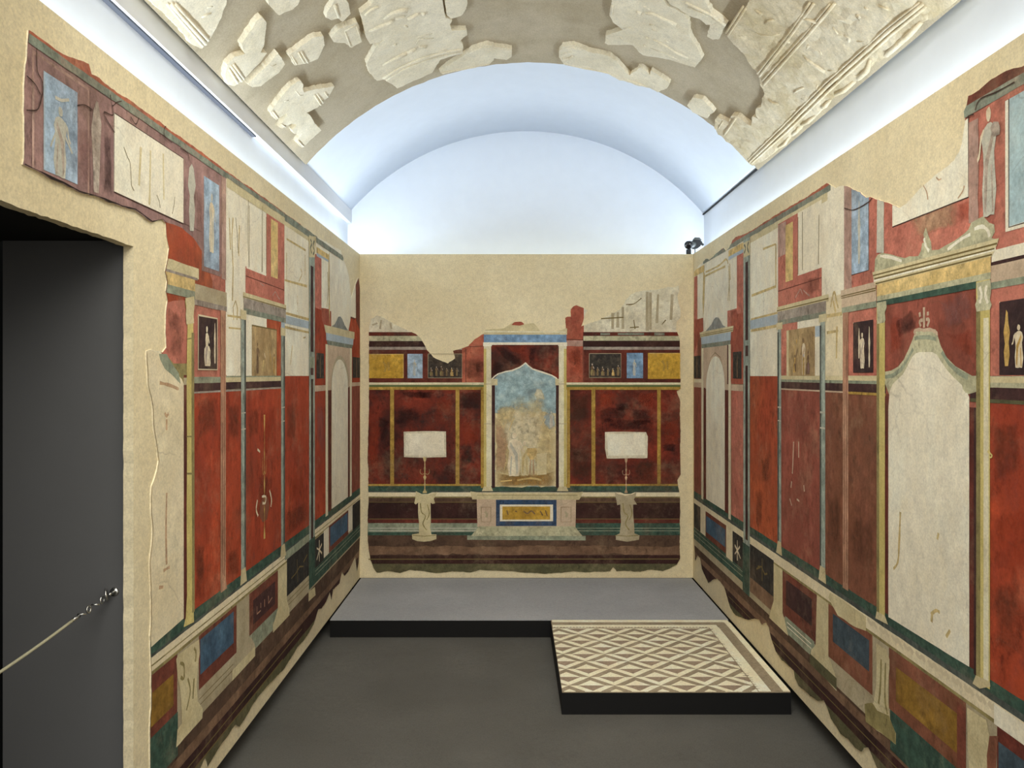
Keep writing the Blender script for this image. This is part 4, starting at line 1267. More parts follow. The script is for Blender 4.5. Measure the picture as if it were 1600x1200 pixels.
R.strokes('frame_line', [[(1386, 589), (1398, 587), (1411, 577), (1421, 562), (1430, 545)], [(1432, 529), (1440, 527), (1455, 527), (1466, 530)], [(1475, 550), (1486, 568), (1502, 582), (1516, 590)]], 'green_pale', 5, p, .016)
p2 = R.poly('cream_door_panel', [(1391, 640), (1393, 612), (1398, 600), (1406, 592), (1414, 585), (1421, 572), (1428, 558), (1434, 552), (1440, 550), (1460, 550), (1467, 554), (1474, 565), (1483, 578), (1494, 590), (1506, 601), (1513, 610), (1518, 620), (1518, 1042), (1480, 1019), (1391, 964)], 'cream', 5.2, p)
R.strokes('door_mark', [[(1410, 800), (1408, 850), (1406, 878), (1399, 889)], [(1458, 960), (1466, 954), (1472, 957)], [(1460, 958), (1459, 972)], [(1468, 843), (1470, 833)], [(1482, 995), (1488, 985)]], 'haze_ochre', 5.7, p, .012)
R.poly('corner_block', [(1507, 602), (1529, 601), (1529, 612), (1513, 614), (1508, 608)], 'stone_green', 5.8, p)
R.strokes('finial', [[(1447, 512), (1447, 480)], [(1441, 495), (1440, 488)], [(1453, 493), (1453, 487)], [(1442, 510), (1440, 502), (1445, 500)], [(1452, 510), (1455, 500), (1450, 499)], [(1434, 523), (1432, 517), (1440, 515), (1447, 516), (1456, 515), (1466, 519), (1467, 524)]], 'pink_stone', 5, None, .012)
# right end bay
A('white_cornice', 1519, 1720, -.002, -.026, 'stone_green', 4)
A('white_cornice', 1519, 1720, -.004, -.016, 'cream_old', 4.3)
A('dark_frieze', 1519, 1720, -.026, -.05, 'maroon', 4)
A('olive_fillet', 1519, 1720, -.05, -.058, 'moss_green', 4.2)
A('red_panel', 1550, 1720, -.058, -.645, 'red_left', 3)
A('red_field', 1550, 1720, .59, .255, 'red_upper', 2.5)
p = A('blue_panel', 1578, 1720, .553, .293, 'blue_window', 4)
R.strokes('panel_border', [[lp(1577.5, .553), lp(1577.5, .293), lp(1694, .293)]], 'cream', 4.4, p, .02)
R.strokes('panel_outline', [[lp(1580, .553), lp(1580, .296), lp(1694, .296)]], 'crack_black', 4.6, p, .005)
p = A('cream_entablature', 1553, 1720, .258, .232, 'cream', 4.5)
A('pink_frieze', 1552, 1720, .228, .19, 'pink_stone', 4.6, p)
A('dark_fillet', 1552, 1720, .234, .227, 'maroon', 4.8, p)
A('green_fillet', 1552, 1720, .192, .178, 'green_pale', 4.7, p)
A('red_field', 1550, 1720, .178, -.002, 'red_upper', 2.6)
p = A('dark_picture', 1565, 1640, .149, 0.0, 'picture_dark', 4)
R.strokes('picture_border', [[lp(1565, .15), lp(1640, .15), lp(1640, 0), lp(1565, 0), lp(1565, .15)]], 'line_pale', 4.6, p, .008)
R.figure(1596, 575, 70, 'stand', ['figure_light', 'figure_light', 'figure_ochre'], 5, p, wx=.6)
R.figure(1577, 572, 88, 'thin', ['figure_ochre'], 5, p, wx=1.1)
R.figure(1549, 338, 176, 'stand', ['figure_pale', 'figure_light', 'figure_faint'], 5.2, None, wx=.42, flip=1)
R.poly('shield', [(1551, 200), (1556, 190), (1564, 190), (1567, 200), (1566, 210), (1556, 214)], 'figure_faint', 5.8, amp=.004)
A('mauve_wash', 1517, 1532, .55, .33, 'mauve_light', 4, amp=.006)
# green step, moulding, dado
A('green_band', 1084, 1720, -.634, -.673, 'green', 4, amp=.003)
A('green_line', 1084, 1720, -.661, -.675, 'column_shade', 4.3, amp=.003)
A('cream_ledge', 1084, 1720, -.675, -.717, 'cream_warm', 4, amp=.003)
A('ledge_shadow', 1084, 1720, -.711, -.719, 'olive_shade', 4.2)
A('dado_ground', 1084, 1720, -.717, -.93, 'stone_grey', 3)
A('black_panel', 1084, 1096, -.70, -.83, 'black_panel', 5.5)
A('white_pilaster', 1096, 1104, -.70, -.83, 'cream_warm', 6)
p = A('dado_frame', 1104, 1136.5, -.70, -.84, 'red_frame', 5)
A('blue_panel', 1105, 1135, -.722, -.805, 'blue', 5.5, p)
A('white_pilaster', 1136.5, 1146.5, -.70, -.845, 'cream_warm', 6)
p = A('black_panel', 1146.5, 1162.5, -.703, -.838, 'black_panel', 5.5)
R.strokes('panel_ornament', [[lp(1150, -.76), lp(1154, -.775), lp(1159, -.80)], [lp(1158, -.75), lp(1154, -.775), lp(1150, -.80)], [lp(1154, -.73), lp(1154, -.82)]], 'figure_light', 6, p, .013)
A('green_moulding', 1084, 1164, -.832, -.895, 'green', 5.2)
R.strokes('moulding_line', [[lp(1085, -.85), lp(1162, -.85)], [lp(1085, -.87), lp(1162, -.87)]], 'green_pale', 5.5, None, .006)
p = A('black_panel', 1173.5, 1211, -.706, -.845, 'black_panel', 5.5)
R.strokes('panel_ornament', [[lp(1186, -.775), lp(1192, -.765), lp(1197, -.785), lp(1201, -.775)], [lp(1193, -.73), lp(1193, -.82)], [lp(1184, -.79), lp(1190, -.77)]], 'line_olive', 6, p, .01)
A('brown_plinth', 1173.5, 1226, -.845, -.905, 'earth_light', 5)
R.poly('dado_pilaster', [lp(1211, -.717), lp(1225, -.717), lp(1225, -.875), lp(1229, -.90), lp(1234, -.94), lp(1204, -.94), lp(1207, -.90), lp(1211, -.86)], 'cream_old', 6)
p = A('dado_frame', 1225, 1279, -.719, -.885, 'red_frame', 5)
A('maroon_panel', 1230.5, 1271, -.744, -.834, 'maroon', 5.5, p)
R.strokes('frame_line', [[lp(1230.5, -.744), lp(1271, -.744), lp(1271, -.834), lp(1230.5, -.834), lp(1230.5, -.744)]], 'pink_pilaster', 6, p, .006)
A('pale_green_plinth', 1229, 1275, -.878, -.935, 'green_pale', 5.3)
R.strokes('plinth_line', [[lp(1232, -.895), lp(1270, -.895)], [lp(1232, -.91), lp(1270, -.91)]], 'cream', 5.6, None, .006)
R.poly('dado_pilaster', [lp(1279, -.717), lp(1297, -.717), lp(1297, -.885), lp(1302, -.90), lp(1310, -.935), lp(1310, -.97), lp(1268, -.955), lp(1270, -.915), lp(1277, -.885)], 'cream_old', 6)
A('pilaster_base', 1268, 1310, -.93, -.965, 'moss_green', 6.4)
p = A('dado_frame', 1297, 1366, -.719, -.885, 'red_brown', 5)
A('blue_panel', 1304, 1361, -.74, -.827, 'blue_dull', 5.5, p)
R.poly('ledge_chip', [lp(1297, -.70), lp(1312, -.735), lp(1340, -.73), lp(1356, -.72), lp(1356, -.68), lp(1300, -.68)], 'cream_old', 5.8, amp=.006)
A('stone_plinth', 1300, 1362, -.885, -.955, 'stone_grey', 5.2)
p = R.poly('table_leg', [(1372, 1005), (1388, 1015), (1393, 1030), (1391, 1085), (1394, 1125), (1403, 1146), (1403, 1163), (1356, 1128), (1355, 1100), (1368, 1098), (1372, 1070), (1373, 1035)], 'cream_old', 6.2, amp=.005)
R.poly('leg_foot', [(1354, 1100), (1366, 1098), (1374, 1110), (1392, 1118), (1398, 1133), (1403, 1146), (1403, 1163), (1356, 1128)], 'olive_shade', 6.5, p, .005)
R.strokes('carved_line', [[(1380, 1030), (1379, 1070), (1376, 1100)], [(1387, 1036), (1386, 1090), (1390, 1116)]], 'olive_shade', 6.6, p, .012)
p = A('dado_frame', 1392, 1513, -.719, -.88, 'red_brown', 5)
A('yellow_panel', 1403, 1499, -.757, -.846, 'yellow_dado', 5.5, p)
A('frame_dark', 1499, 1513, -.73, -.875, 'red_frame', 5.4, p)
A('green_plinth', 1394, 1514, -.88, -.985, 'green', 5.2)
p = R.poly('table_leg', [(1515, 1105), (1545, 1125), (1550, 1150), (1546, 1180), (1548, 1230), (1562, 1260), (1562, 1300), (1508, 1270), (1510, 1235), (1518, 1200), (1516, 1160)], 'cream_old', 6.2, amp=.006)
R.poly('leg_shade', [(1530, 1140), (1548, 1150), (1564, 1150), (1560, 1200), (1549, 1240), (1545, 1180)], 'red_brown', 6.0, amp=.006)
A('cream_ledge', 1557, 1720, -.678, -.72, 'cream', 5)
p = A('dado_frame', 1562, 1720, -.72, -.89, 'dark_red', 5)
A('blue_panel', 1564, 1720, -.75, -.86, 'blue_dull', 5.5, p)
R.strokes('ledge_ornament', [[lp(x, -.683), lp(x + 6, -.69), lp(x + 10, -.684), lp(x + 15, -.692)] for x in range(1358, 1550, 19)], 'line_pale', 4.6, None, .016)
# floor bands at the foot
A('brown_band', 1080, 1720, -.90, -.968, 'earth_brown', 2.5, amp=.004)
A('light_brown_band', 1080, 1720, -.965, -.998, 'earth_light', 2.7, amp=.004)
A('dark_red_band', 1080, 1720, -.995, -1.045, 'maroon_deep', 2.9, amp=.003)
A('green_foot_band', 1080, 1720, -1.04, -1.12, 'moss_green', 2.8, amp=.004)
R.strokes('band_line', [[lp(1140, -1.018), lp(1700, -1.018)]], 'line_olive', 3.4, None, .005, True)
R.strokes('crack_line', [[(1322, 325), (1333, 328), (1340, 327), (1352, 321), (1362, 314), (1366, 309)], [(1514, 185), (1520, 180), (1526, 179)], [(1528, 172), (1532, 160), (1540, 152), (1556, 146), (1572, 138), (1590, 128)]], 'crack_black', 7.8, None, .004, True)

# clouded wear in the bays
for pts, m in (([(1190, 714), (1204, 712), (1203, 756), (1192, 756)], 'soft_brown'), ([(1182, 760), (1194, 762), (1192, 830), (1182, 824)], 'soft_brown'), ([(1226, 620), (1260, 615), (1280, 680), (1230, 690)], 'soft_mauve'),
               ([(1226, 740), (1270, 745), (1276, 790), (1228, 800)], 'soft_brown'), ([(1250, 800), (1280, 800), (1280, 880), (1250, 860)], 'soft_mauve'), ([(1294, 770), (1317, 765), (1317, 880), (1294, 860)], 'soft_brown'),
               ([(1332, 810), (1368, 800), (1370, 900), (1334, 880)], 'soft_brown'), ([(1400, 500), (1428, 480), (1436, 512), (1406, 530)], 'soft_black'),
               ([(1470, 470), (1520, 450), (1524, 500), (1480, 520)], 'soft_mauve'), ([(1480, 520), (1526, 510), (1526, 560), (1490, 550)], 'soft_red'), ([(1392, 500), (1410, 480), (1412, 550), (1392, 560)], 'soft_red'), ([(1554, 660), (1600, 650), (1600, 740), (1554, 760)], 'soft_brown'),
               ([(1556, 800), (1610, 790), (1612, 900), (1556, 900)], 'soft_red'), ([(1556, 900), (1600, 905), (1610, 1040), (1556, 1020)], 'soft_brown'), ([(1148, 650), (1160, 650), (1160, 700), (1148, 690)], 'soft_brown'), ([(1500, 320), (1524, 310), (1524, 345), (1500, 350)], 'soft_red'),
               ([(1420, 340), (1500, 312), (1500, 350), (1440, 372)], 'soft_rose'), ([(1262, 436), (1284, 430), (1284, 455), (1262, 460)], 'soft_brown'), ([(1568, 330), (1600, 300), (1610, 350), (1570, 360)], 'soft_brown')):
    R.soft('worn_patch', pts, m, 3.75)


# ------------------------------------------------------------------ fresco on the end wall
out = [(577, 511), (580, 498), (590, 493), (597, 495), (617, 507), (634, 515), (650, 522), (658, 529), (667, 547), (677, 558), (692, 565), (700, 568), (711, 560), (708, 548), (716, 546), (732, 541), (742, 530), (755, 522), (758, 515), (772, 514), (787, 513), (800, 505), (806, 503), (815, 503), (820, 507), (833, 505), (838, 509), (843, 516), (848, 520), (853, 522), (862, 521), (870, 518), (884, 513), (883, 497), (886, 495), (892, 495), (892, 484), (896, 479), (900, 477), (911, 481), (917, 485), (913, 496), (908, 510), (922, 505), (939, 499), (956, 491), (969, 483), (978, 468), (985, 461), (993, 457), (1007, 454), (1026, 453), (1044, 448), (1054, 449), (1060, 446), (1061, 455), (1058, 462), (1060, 474), (1063, 483), (1063, 497), (1057, 503), (1056, 515), (1062, 530), (1063, 607), (1057, 611), (1062, 626), (1063, 741), (1058, 750), (1062, 774), (1062, 795), (1062, 872), (1057, 882), (1046, 888), (1035, 892), (1017, 890), (1000, 893), (985, 891), (963, 892), (958, 886), (953, 892), (920, 894), (890, 893), (850, 896), (800, 892), (750, 890), (735, 894), (707, 892), (682, 895), (660, 892), (640, 890), (625, 895), (606, 892), (589, 894), (584, 887), (579, 875), (575, 845), (576, 762), (575, 700), (577, 640)]
bf = B.plaster(out, 'end wall fresco with a sacred scene between two columns and two white pictures', .007, .007)
A = B.rect
A('upper_ground', 572, 1066, 445, 519, 'cream_grimy', 0)
A('maroon_ground', 572, 1066, 546, 598, 'dark_red', 0.5)
for x0, x1 in ((572, 722), (911, 1066)):
    A('red_fillet', x0, x1, 519, 525.5, 'red_deep', 2)
    A('cream_moulding', x0, x1, 525, 533, 'stone_green', 2)
    A('maroon_frieze', x0, x1, 532.5, 542.5, 'maroon_deep', 2)
    A('grey_fillet', x0, x1, 542, 546.5, 'lilac_grey', 2.2)
B.strokes('fillet_mark', [[(938, 522), (953, 522)], [(965, 522), (1006, 522)], [(1022, 522), (1038, 522)], [(592, 522), (606, 522)]], 'green_grey', 2.6, None, .02)
# faded upper architecture on the right
p = A('faded_field', 908, 1058, 448, 518.5, 'cream_grimy', 1)
B.strokes('faded_pillar', [[(957, 489), (957, 514)], [(965, 488), (965, 512)], [(973, 480), (973, 514)], [(1011, 456), (1011, 517)], [(1016, 457), (1016, 515)]], 'stone_grey', 1.5, p, .022)
B.strokes('faded_mark', [[(978, 476), (990, 475), (1002, 466)], [(939, 498), (974, 496)], [(990, 500), (992, 514)], [(984, 512), (998, 511)], [(1040, 500), (1034, 507)]], 'line_olive', 1.8, p, .008)
B.strokes('faded_mark', [[(1028, 460), (1026, 505)], [(1050, 460), (1048, 500)]], 'stone_grey', 1.8, p, .02)
B.strokes('faded_mark', [[(596, 500), (594, 514)], [(610, 505), (612, 514)], [(582, 508), (590, 505)]], 'stone_grey', 1.8, None, .016)
# picture row
for nm, x0, x1, y0, y1, m in (('yellow_picture', 577, 631, 553, 591, 'yellow'), ('blue_picture', 637, 660.5, 553, 591, 'blue_light'), ('dark_picture', 669, 722, 553, 590.5, 'picture_black'), ('dark_picture', 920.5, 970, 552.5, 590, 'picture_black'), ('blue_picture', 979, 1004.5, 551.5, 591, 'blue_bright'), ('yellow_picture', 1012, 1063, 551.5, 592, 'yellow')):
    p = A(nm, x0, x1, y0, y1, m, 3)
    if nm == 'yellow_picture':
        B.strokes('picture_border', [[(x0 + 2, y0 + .6), (x1 - .6, y0 + .6), (x1 - .6, y1 - 1)]], 'yellow_pale', 3.5, p, .005)
        B.strokes('faint_figure', [[(x0 + 22, y0 + 12), (x0 + 26, y0 + 20), (x0 + 24, y0 + 28)], [(x0 + 30, y0 + 13), (x0 + 31, y0 + 26)]], 'yellow_post', 3.5, p, .016)
    elif nm == 'blue_picture':
        B.figure((x0 + x1) / 2 - 1, y1 - 4, 26, 'stand', ['figure_pale', 'figure_pale', 'blue_light'], 3.5, p, wx=.6)
    else:
        for k in range(6):
            B.figure(x0 + 5 + k * 8, y1 - 3, random.uniform(12, 22), ('seated', 'stand')[k % 2], ['figure_brown', 'figure_faint', 'olive_shade'] if k != 4 else ['figure_ochre', 'figure_light', 'haze_ochre'], 3.5 + k * .1, p, wx=.8)
        B.strokes('picture_border', [[(x0, y0), (x1, y0), (x1, y1), (x0, y1), (x0, y0)]], 'stone_grey', 4.2, p, .004)
A('red_block', 722, 757, 520, 598, 'red_bright', 1.2)
A('red_block', 883, 912, 470, 598, 'red_bright', 1.2)
B.strokes('block_line', [[(728, 545), (728, 597)], [(911, 525), (911, 597)], [(884, 530), (911, 531)], [(728, 542), (755, 541)]], 'crack_black', 1.8, None, .004)
A('pale_wash', 884, 911, 532, 541, 'mauve_light', 1.6, amp=.006)
# main cornice and red fields
for x0, x1 in ((572, 757), (884, 1066)):
    p = A('cornice', x0, x1, 597.5, 605, 'cream_old', 3)
    A('cornice_light', x0, x1, 598, 600.5, 'column_white', 3.3, p)
    A('cornice_green', x0, x1, 601.5, 604.5, 'line_green', 3.3, p)
    A('yellow_rail', x0, x1, 604.5, 609, 'yellow_post', 3.2, p)
for x0, x1 in ((572, 611), (615, 713), (717, 753), (889, 925), (929, 1028), (1031, 1066)):
    A('red_field', x0, x1, 608, 758, 'red_deep', 1.5)
for x0, x1 in ((610, 616), (712, 718), (924, 930), (1026.6, 1032)):
    A('yellow_post', x0, x1, 608, 758, 'yellow_post', 3)
for x0, x1 in ((572, 756), (885, 1066)):
    A('yellow_rail', x0, x1, 756, 759.5, 'yellow_post', 3.2)
# white pictures on their stands
p = B.poly('white_picture', [(631, 674.5), (664, 673.5), (697, 674), (697.5, 714), (660, 715), (631.5, 714)], 'cream_grimy', 4, amp=.003)
B.poly('picture_face', [(634, 677), (694, 676.5), (694.5, 711), (634, 711.5)], 'cream', 4.4, p, .003)
B.candelabrum(664, 770, 714, 'haze_ochre', 6.2, None, 1.0)
p = B.poly('white_picture', [(945, 675), (980, 674.5), (1009, 675), (1012, 682), (1011, 715.5), (980, 716), (948, 716), (945, 700)], 'cream_grimy', 4, amp=.004)
B.poly('picture_face', [(948, 678), (1007, 677), (1008, 711), (950, 712)], 'cream', 4.4, p, .004)
B.candelabrum(978, 770, 716, 'haze_rose', 6.2, None, .8)
# green shelf with dips, cream ledge, dark podium
A('green_shelf', 572, 1066, 759, 768.5, 'green', 3.4)
A('shelf_line', 572, 1066, 767, 769, 'column_shade', 3.6)
A('cream_ledge', 572, 1066, 768.5, 777, 'cream_warm', 3.4)
A('ledge_edge', 572, 1066, 775.5, 777.5, 'olive_shade', 3.6)
for x0, x1 in ((572, 750), (894, 1066)):
    p = A('maroon_podium', x0, x1, 777, 818, 'maroon_deep', 3)
    A('podium_rail', x0, x1, 777.5, 784, 'earth_brown', 3.3, p)
    A('podium_rail', x0, x1, 811, 818, 'dark_red', 3.3, p)
    B.strokes('podium_line', [[(x0 + 5, 784.5), (x1 - 5, 784.5)], [(x0 + 5, 810.5), (x1 - 5, 810.5)]], 'line_olive', 3.7, p, .005)
    q = A('green_moulding', x0, x1, 817, 836, 'green_pale' if x0 < 800 else 'green', 3.4)
    B.strokes('moulding_line', [[(x0 + 5, 825), (x1 - 5, 825)], [(x0 + 5, 829), (x1 - 5, 829)]], 'figure_pale' if x0 < 800 else 'green_pale', 3.7, q, .006)
    A('green_foot', x0, x1, 831, 836, 'green', 3.6, q)
# floor bands
A('brown_band', 570, 1066, 835, 868, 'earth_brown', 2)
A('light_band', 570, 1066, 853, 866, 'earth_light', 2.2, amp=.02)
A('dark_band', 570, 1066, 867, 880.5, 'maroon_deep', 2.4)
B.strokes('band_line', [[(576, 873.3), (1060, 873)]], 'line_olive', 2.8, None, .007)
A('green_foot_band', 570, 1066, 880, 900, 'moss_green', 2.2)
# altar pedestals
for ps, g in (([(650, 767), (656, 771), (664, 773), (674, 772), (683.5, 768), (681, 774), (678, 779), (680, 786), (676, 787), (673, 785), (673, 800), (673.5, 815), (672, 824), (674.5, 834.5), (682, 834.5), (682, 842), (673, 845), (662.5, 846), (652, 845), (644.5, 842), (644, 834.5), (655, 833), (655, 815), (653.5, 800), (653.5, 785), (650, 788), (647.5, 786), (649, 779)], 0), ([(960, 769), (966, 772), (977, 774), (988, 772), (994, 769), (993, 775), (990, 780), (995, 788), (989, 788), (989, 800), (990, 815), (991, 833), (999, 836), (998, 843), (980, 846), (962, 843), (962, 836), (968, 833), (970, 815), (969, 800), (969, 788), (964, 789), (963, 782)], 1)):
    p = B.poly('altar_pedestal', ps, 'cream_old' if g == 0 else 'stone_grey', 5, amp=.003)
    x0 = 663 if g == 0 else 979
    B.poly('pedestal_bowl', [(x0 - 13, 763), (x0 + 16, 763), (x0 + 12, 769), (x0 + 6, 771.5), (x0 - 4, 771.5), (x0 - 9, 769)], 'green', 5.4, p)
    B.strokes('carved_line', [[(x0 - 6, 786), (x0 - 4, 800), (x0 + 2, 806), (x0 - 2, 818), (x0 + 4, 828)], [(x0 + 5, 788), (x0 + 8, 802), (x0 + 4, 812)]], 'olive_shade', 5.5, p, .008)
    B.strokes('pedestal_foot_line', [[(x0 - 18, 836), (x0, 837.5), (x0 + 18, 836)]], 'olive_shade', 5.5, p, .006)
# central podium
p = B.poly('central_podium', [(745, 778), (900, 778), (899, 823), (746, 823)], 'pink_stone', 5)
B.poly('podium_cornice', [(735, 767.5), (752, 770), (895, 770), (911, 768), (905, 780.5), (738, 780)], 'cream_old', 5.5, p, .003)
B.strokes('cornice_dentil', [[(745, 773.5), (902, 773.5)]], 'olive_shade', 5.8, p, .004)
for x0, x1 in ((752, 767), (876.5, 892)):
    B.strokes('square_panel', [[(x0, 792), (x1, 792), (x1, 815), (x0, 815), (x0, 792)]], 'line_olive', 5.5, p, .004)
    B.strokes('square_mark', [[(x0 + 6, 799), (x0 + 9, 803), (x0 + 8, 808)]], 'stone_grey', 5.5, p, .018)
q = A('blue_frame', 775, 869.5, 780.5, 821.5, 'blue_ultra', 5.6, p)
A('white_frame', 781, 864, 788, 814, 'cream', 5.9, p)
A('yellow_tablet', 785, 859.5, 791, 811.5, 'yellow', 6.2, p)
B.strokes('tablet_ornament', [[(792, 797), (794, 804)], [(805, 798), (811, 803), (805, 804), (811, 798)], [(818, 798), (824, 802), (830, 798), (836, 803)], [(844, 798), (848, 805)], [(852, 797), (855, 806)]], 'figure_brown', 6.6, p, .01)
B.poly('podium_step', [(749, 822), (898, 822), (905, 831), (910, 837), (736, 837), (742, 830)], 'stone_green', 5.3, p)
B.poly('podium_base', [(730, 836), (915, 837), (915, 844), (730, 843)], 'green_pale', 5.5, p)
B.strokes('step_line', [[(742, 831), (905, 832)]], 'green_pale', 5.8, p, .014)
# central aedicula
A('red_tympanum', 767, 874, 538, 600, 'red_deep', 4)
for pts, m in (([(771, 540), (786, 541), (806, 556), (820, 566), (808, 574), (786, 560)], 'soft_black'), ([(828, 540), (838, 541), (836, 562), (829, 570), (824, 560)], 'soft_black'), ([(790, 540), (822, 541), (820, 556), (800, 552)], 'soft_red'), ([(836, 574), (858, 578), (870, 588), (846, 582)], 'soft_black'), ([(770, 560), (790, 570), (786, 582), (770, 586)], 'soft_black')):
    B.soft('worn_patch', pts, m, 4.3)
for x0, x1 in ((751.5, 757), (885.5, 890.5)):
    A('yellow_pilaster', x0, x1, 606, 762, 'yellow_post', 4.6)
p = B.poly('aedicula_cornice', [(755, 522.5), (757, 516), (787, 511), (801, 503), (834, 503), (846, 519), (858, 522), (870, 516), (886, 513), (886, 523)], 'cream_old', 5)
B.strokes('cornice_line', [[(757, 518), (884, 519)]], 'column_white', 5.4, p, .014)
B.poly('red_patch', [(799, 508), (805, 502), (815, 501), (819, 507), (812, 509)], 'red_bright', 5.5, p)
A('blue_frieze', 756, 885, 523, 535, 'blue_bright', 5.5, p)
A('cream_fillet', 756, 885, 535, 539, 'cream', 5.6, p)
q = B.poly('landscape_picture', [(772, 760), (772, 592), (778, 586), (790, 581), (800, 579), (812, 574), (817, 571), (821, 568), (825, 572), (832, 577), (847, 582), (860, 586), (866, 590), (870, 594), (870, 760)], 'sky_blue', 4.6)
B.strokes('arch_border', [[(768, 593), (773, 588), (778, 584.5), (790, 580.5), (800, 579), (812, 574), (817, 570.5), (821, 567), (825, 571), (832, 576.5), (847, 581.5), (862, 586.5), (868, 590), (873, 596)]], 'cream', 6.4, q, .012)
A('landscape_ground', 773, 869.5, 645, 760, 'haze_pale', 4.8, q, amp=.03)
B.soft('hazy_hill', [(774, 640), (780, 634), (790, 630), (800, 625), (812, 616), (824, 620), (834, 612), (842, 606), (850, 612), (854, 630), (862, 640), (869, 644), (869, 758), (774, 758)], 'soft_ochre', 5, q)
B.soft('pale_cloud', [(780, 650), (794, 636), (806, 630), (816, 640), (826, 634), (836, 644), (848, 640), (852, 660), (846, 690), (838, 720), (842, 742), (800, 744), (796, 700), (784, 690)], 'soft_pale', 5.3, q)
B.soft('rose_haze', [(774, 650), (782, 655), (792, 672), (794, 700), (790, 740), (774, 742)], 'soft_rose', 5.35, q)
B.soft('yellow_bank', [(774, 640), (786, 634), (798, 632), (806, 640), (800, 660), (790, 664), (778, 656)], 'soft_ochre', 5.32, q)
B.soft('pale_tree', [(834, 616), (838, 606), (846, 607), (850, 616), (852, 626), (845, 624), (838, 626)], 'soft_pale', 5.6, q)
B.soft('blue_distance', [(848, 650), (858, 640), (868, 650), (868, 668), (858, 672), (850, 664)], 'soft_blue', 5.4, q)
B.soft('ochre_ground', [(774, 738), (800, 742), (830, 740), (869, 736), (869, 760), (774, 760)], 'soft_earth', 5.7, q)
B.figure(803, 744, 70, 'stand', ['figure_light', 'figure_light', 'figure_pale'], 6, q, wx=.95)
B.figure(820, 743, 56, 'stand', ['haze_pale', 'figure_light', 'haze_ochre'], 5.9, q, wx=.8, flip=-1)
B.poly('painted_altar', [(839, 742), (839, 712), (837, 709), (855, 707), (854, 712), (854, 741)], 'haze_pale', 5.9, q, .003)
B.poly('painted_urn', [(824, 700), (838, 700), (839, 708), (834, 718), (828, 718), (823, 709)], 'yellow_pale', 6.3, q, .004)
B.strokes('urn_leg', [[(829, 718), (828, 742)], [(833, 718), (834, 742)]], 'haze_rose', 6.3, q, .01)
B.figure(861, 668, 26, 'stand', ['figure_pale', 'figure_pale', 'figure_faint'], 6, q, wx=.7)
B.strokes('ground_light', [[(808, 750), (830, 747), (846, 750)], [(782, 752), (800, 750)]], 'yellow_pale', 6.1, q, .014)
B.strokes('tree_trunk', [[(796, 672), (800, 660), (804, 652)], [(788, 734), (790, 722)], [(848, 662), (852, 654)]], 'haze_ochre', 6.1, q, .006)
for x0, x1 in ((768.5, 773.5), (868.5, 873.5)):
    A('dark_strip', x0, x1, 600, 762, 'maroon', 6.6)
    A('strip_capital', x0 - 1, x1 + 4 if x0 < 800 else x1, 592, 602, 'cream_old', 7)
for x0, x1, sh in ((756, 767.5, 0), (873, 885, 1)):
    p = A('white_column', x0, x1, 536, 766, 'column_white', 7)
    A('column_shade', x0 if sh == 0 else x1 - 4, x0 + 4 if sh == 0 else x1, 545, 762, 'yellow_column', 7.4, p)
    A('column_capital', x0 - 1, x1 + 1, 535, 541, 'cream', 7.6, p)
    B.poly('column_foot', [(x0, 760), (x1, 760), (x1 + 3, 767), (x0 - 3, 767)], 'cream_old', 7.6, p)
    B.strokes('column_ring', [[(x0, 662), (x1, 662)], [(x0, 600), (x1, 600)]], 'stone_grey', 7.8, p, .005)

for pts, m in (([(618, 612), (640, 611), (672, 612), (668, 622), (640, 622)], 'soft_black'), ([(618, 640), (650, 634), (662, 650), (640, 662), (618, 664)], 'soft_black'), ([(640, 612), (680, 611), (676, 624), (650, 622)], 'soft_black'), ([(592, 650), (612, 655), (606, 690), (594, 694)], 'soft_black'), ([(576, 650), (594, 640), (592, 740), (577, 744)], 'soft_red'),
               ([(719, 612), (750, 610), (752, 640), (722, 640)], 'soft_black'), ([(719, 660), (752, 650), (752, 690), (724, 700)], 'soft_red'), ([(719, 690), (736, 692), (744, 726), (720, 730)], 'soft_black'), ([(680, 620), (708, 616), (708, 650), (684, 650)], 'soft_red'),
               ([(934, 640), (976, 632), (984, 648), (966, 660), (936, 664)], 'soft_black'), ([(984, 636), (1016, 640), (1020, 662), (990, 668)], 'soft_black'), ([(958, 630), (984, 628), (984, 640), (962, 642)], 'soft_black'), ([(940, 652), (1020, 655), (1022, 674), (944, 672)], 'soft_black'), ([(1034, 655), (1062, 650), (1061, 700), (1036, 695)], 'soft_red'),
               ([(1034, 695), (1056, 694), (1056, 706), (1034, 706)], 'soft_black'), ([(994, 612), (1024, 612), (1024, 640), (1000, 636)], 'soft_red'), ([(890, 612), (922, 612), (922, 660), (892, 660)], 'soft_brown'), ([(892, 700), (924, 700), (924, 752), (892, 750)], 'soft_brown'), ([(986, 720), (1026, 716), (1026, 754), (988, 752)], 'soft_brown'), ([(934, 612), (960, 612), (958, 634), (936, 640)], 'soft_red'),
               ([(726, 560), (754, 556), (755, 592), (728, 594)], 'soft_brown'), ([(886, 545), (908, 540), (910, 590), (888, 592)], 'soft_red'), ([(742, 566), (756, 562), (756, 584), (744, 584)], 'soft_black'), ([(892, 548), (908, 546), (908, 570), (896, 572)], 'soft_brown')):
    B.soft('worn_patch', pts, m, 2.6)


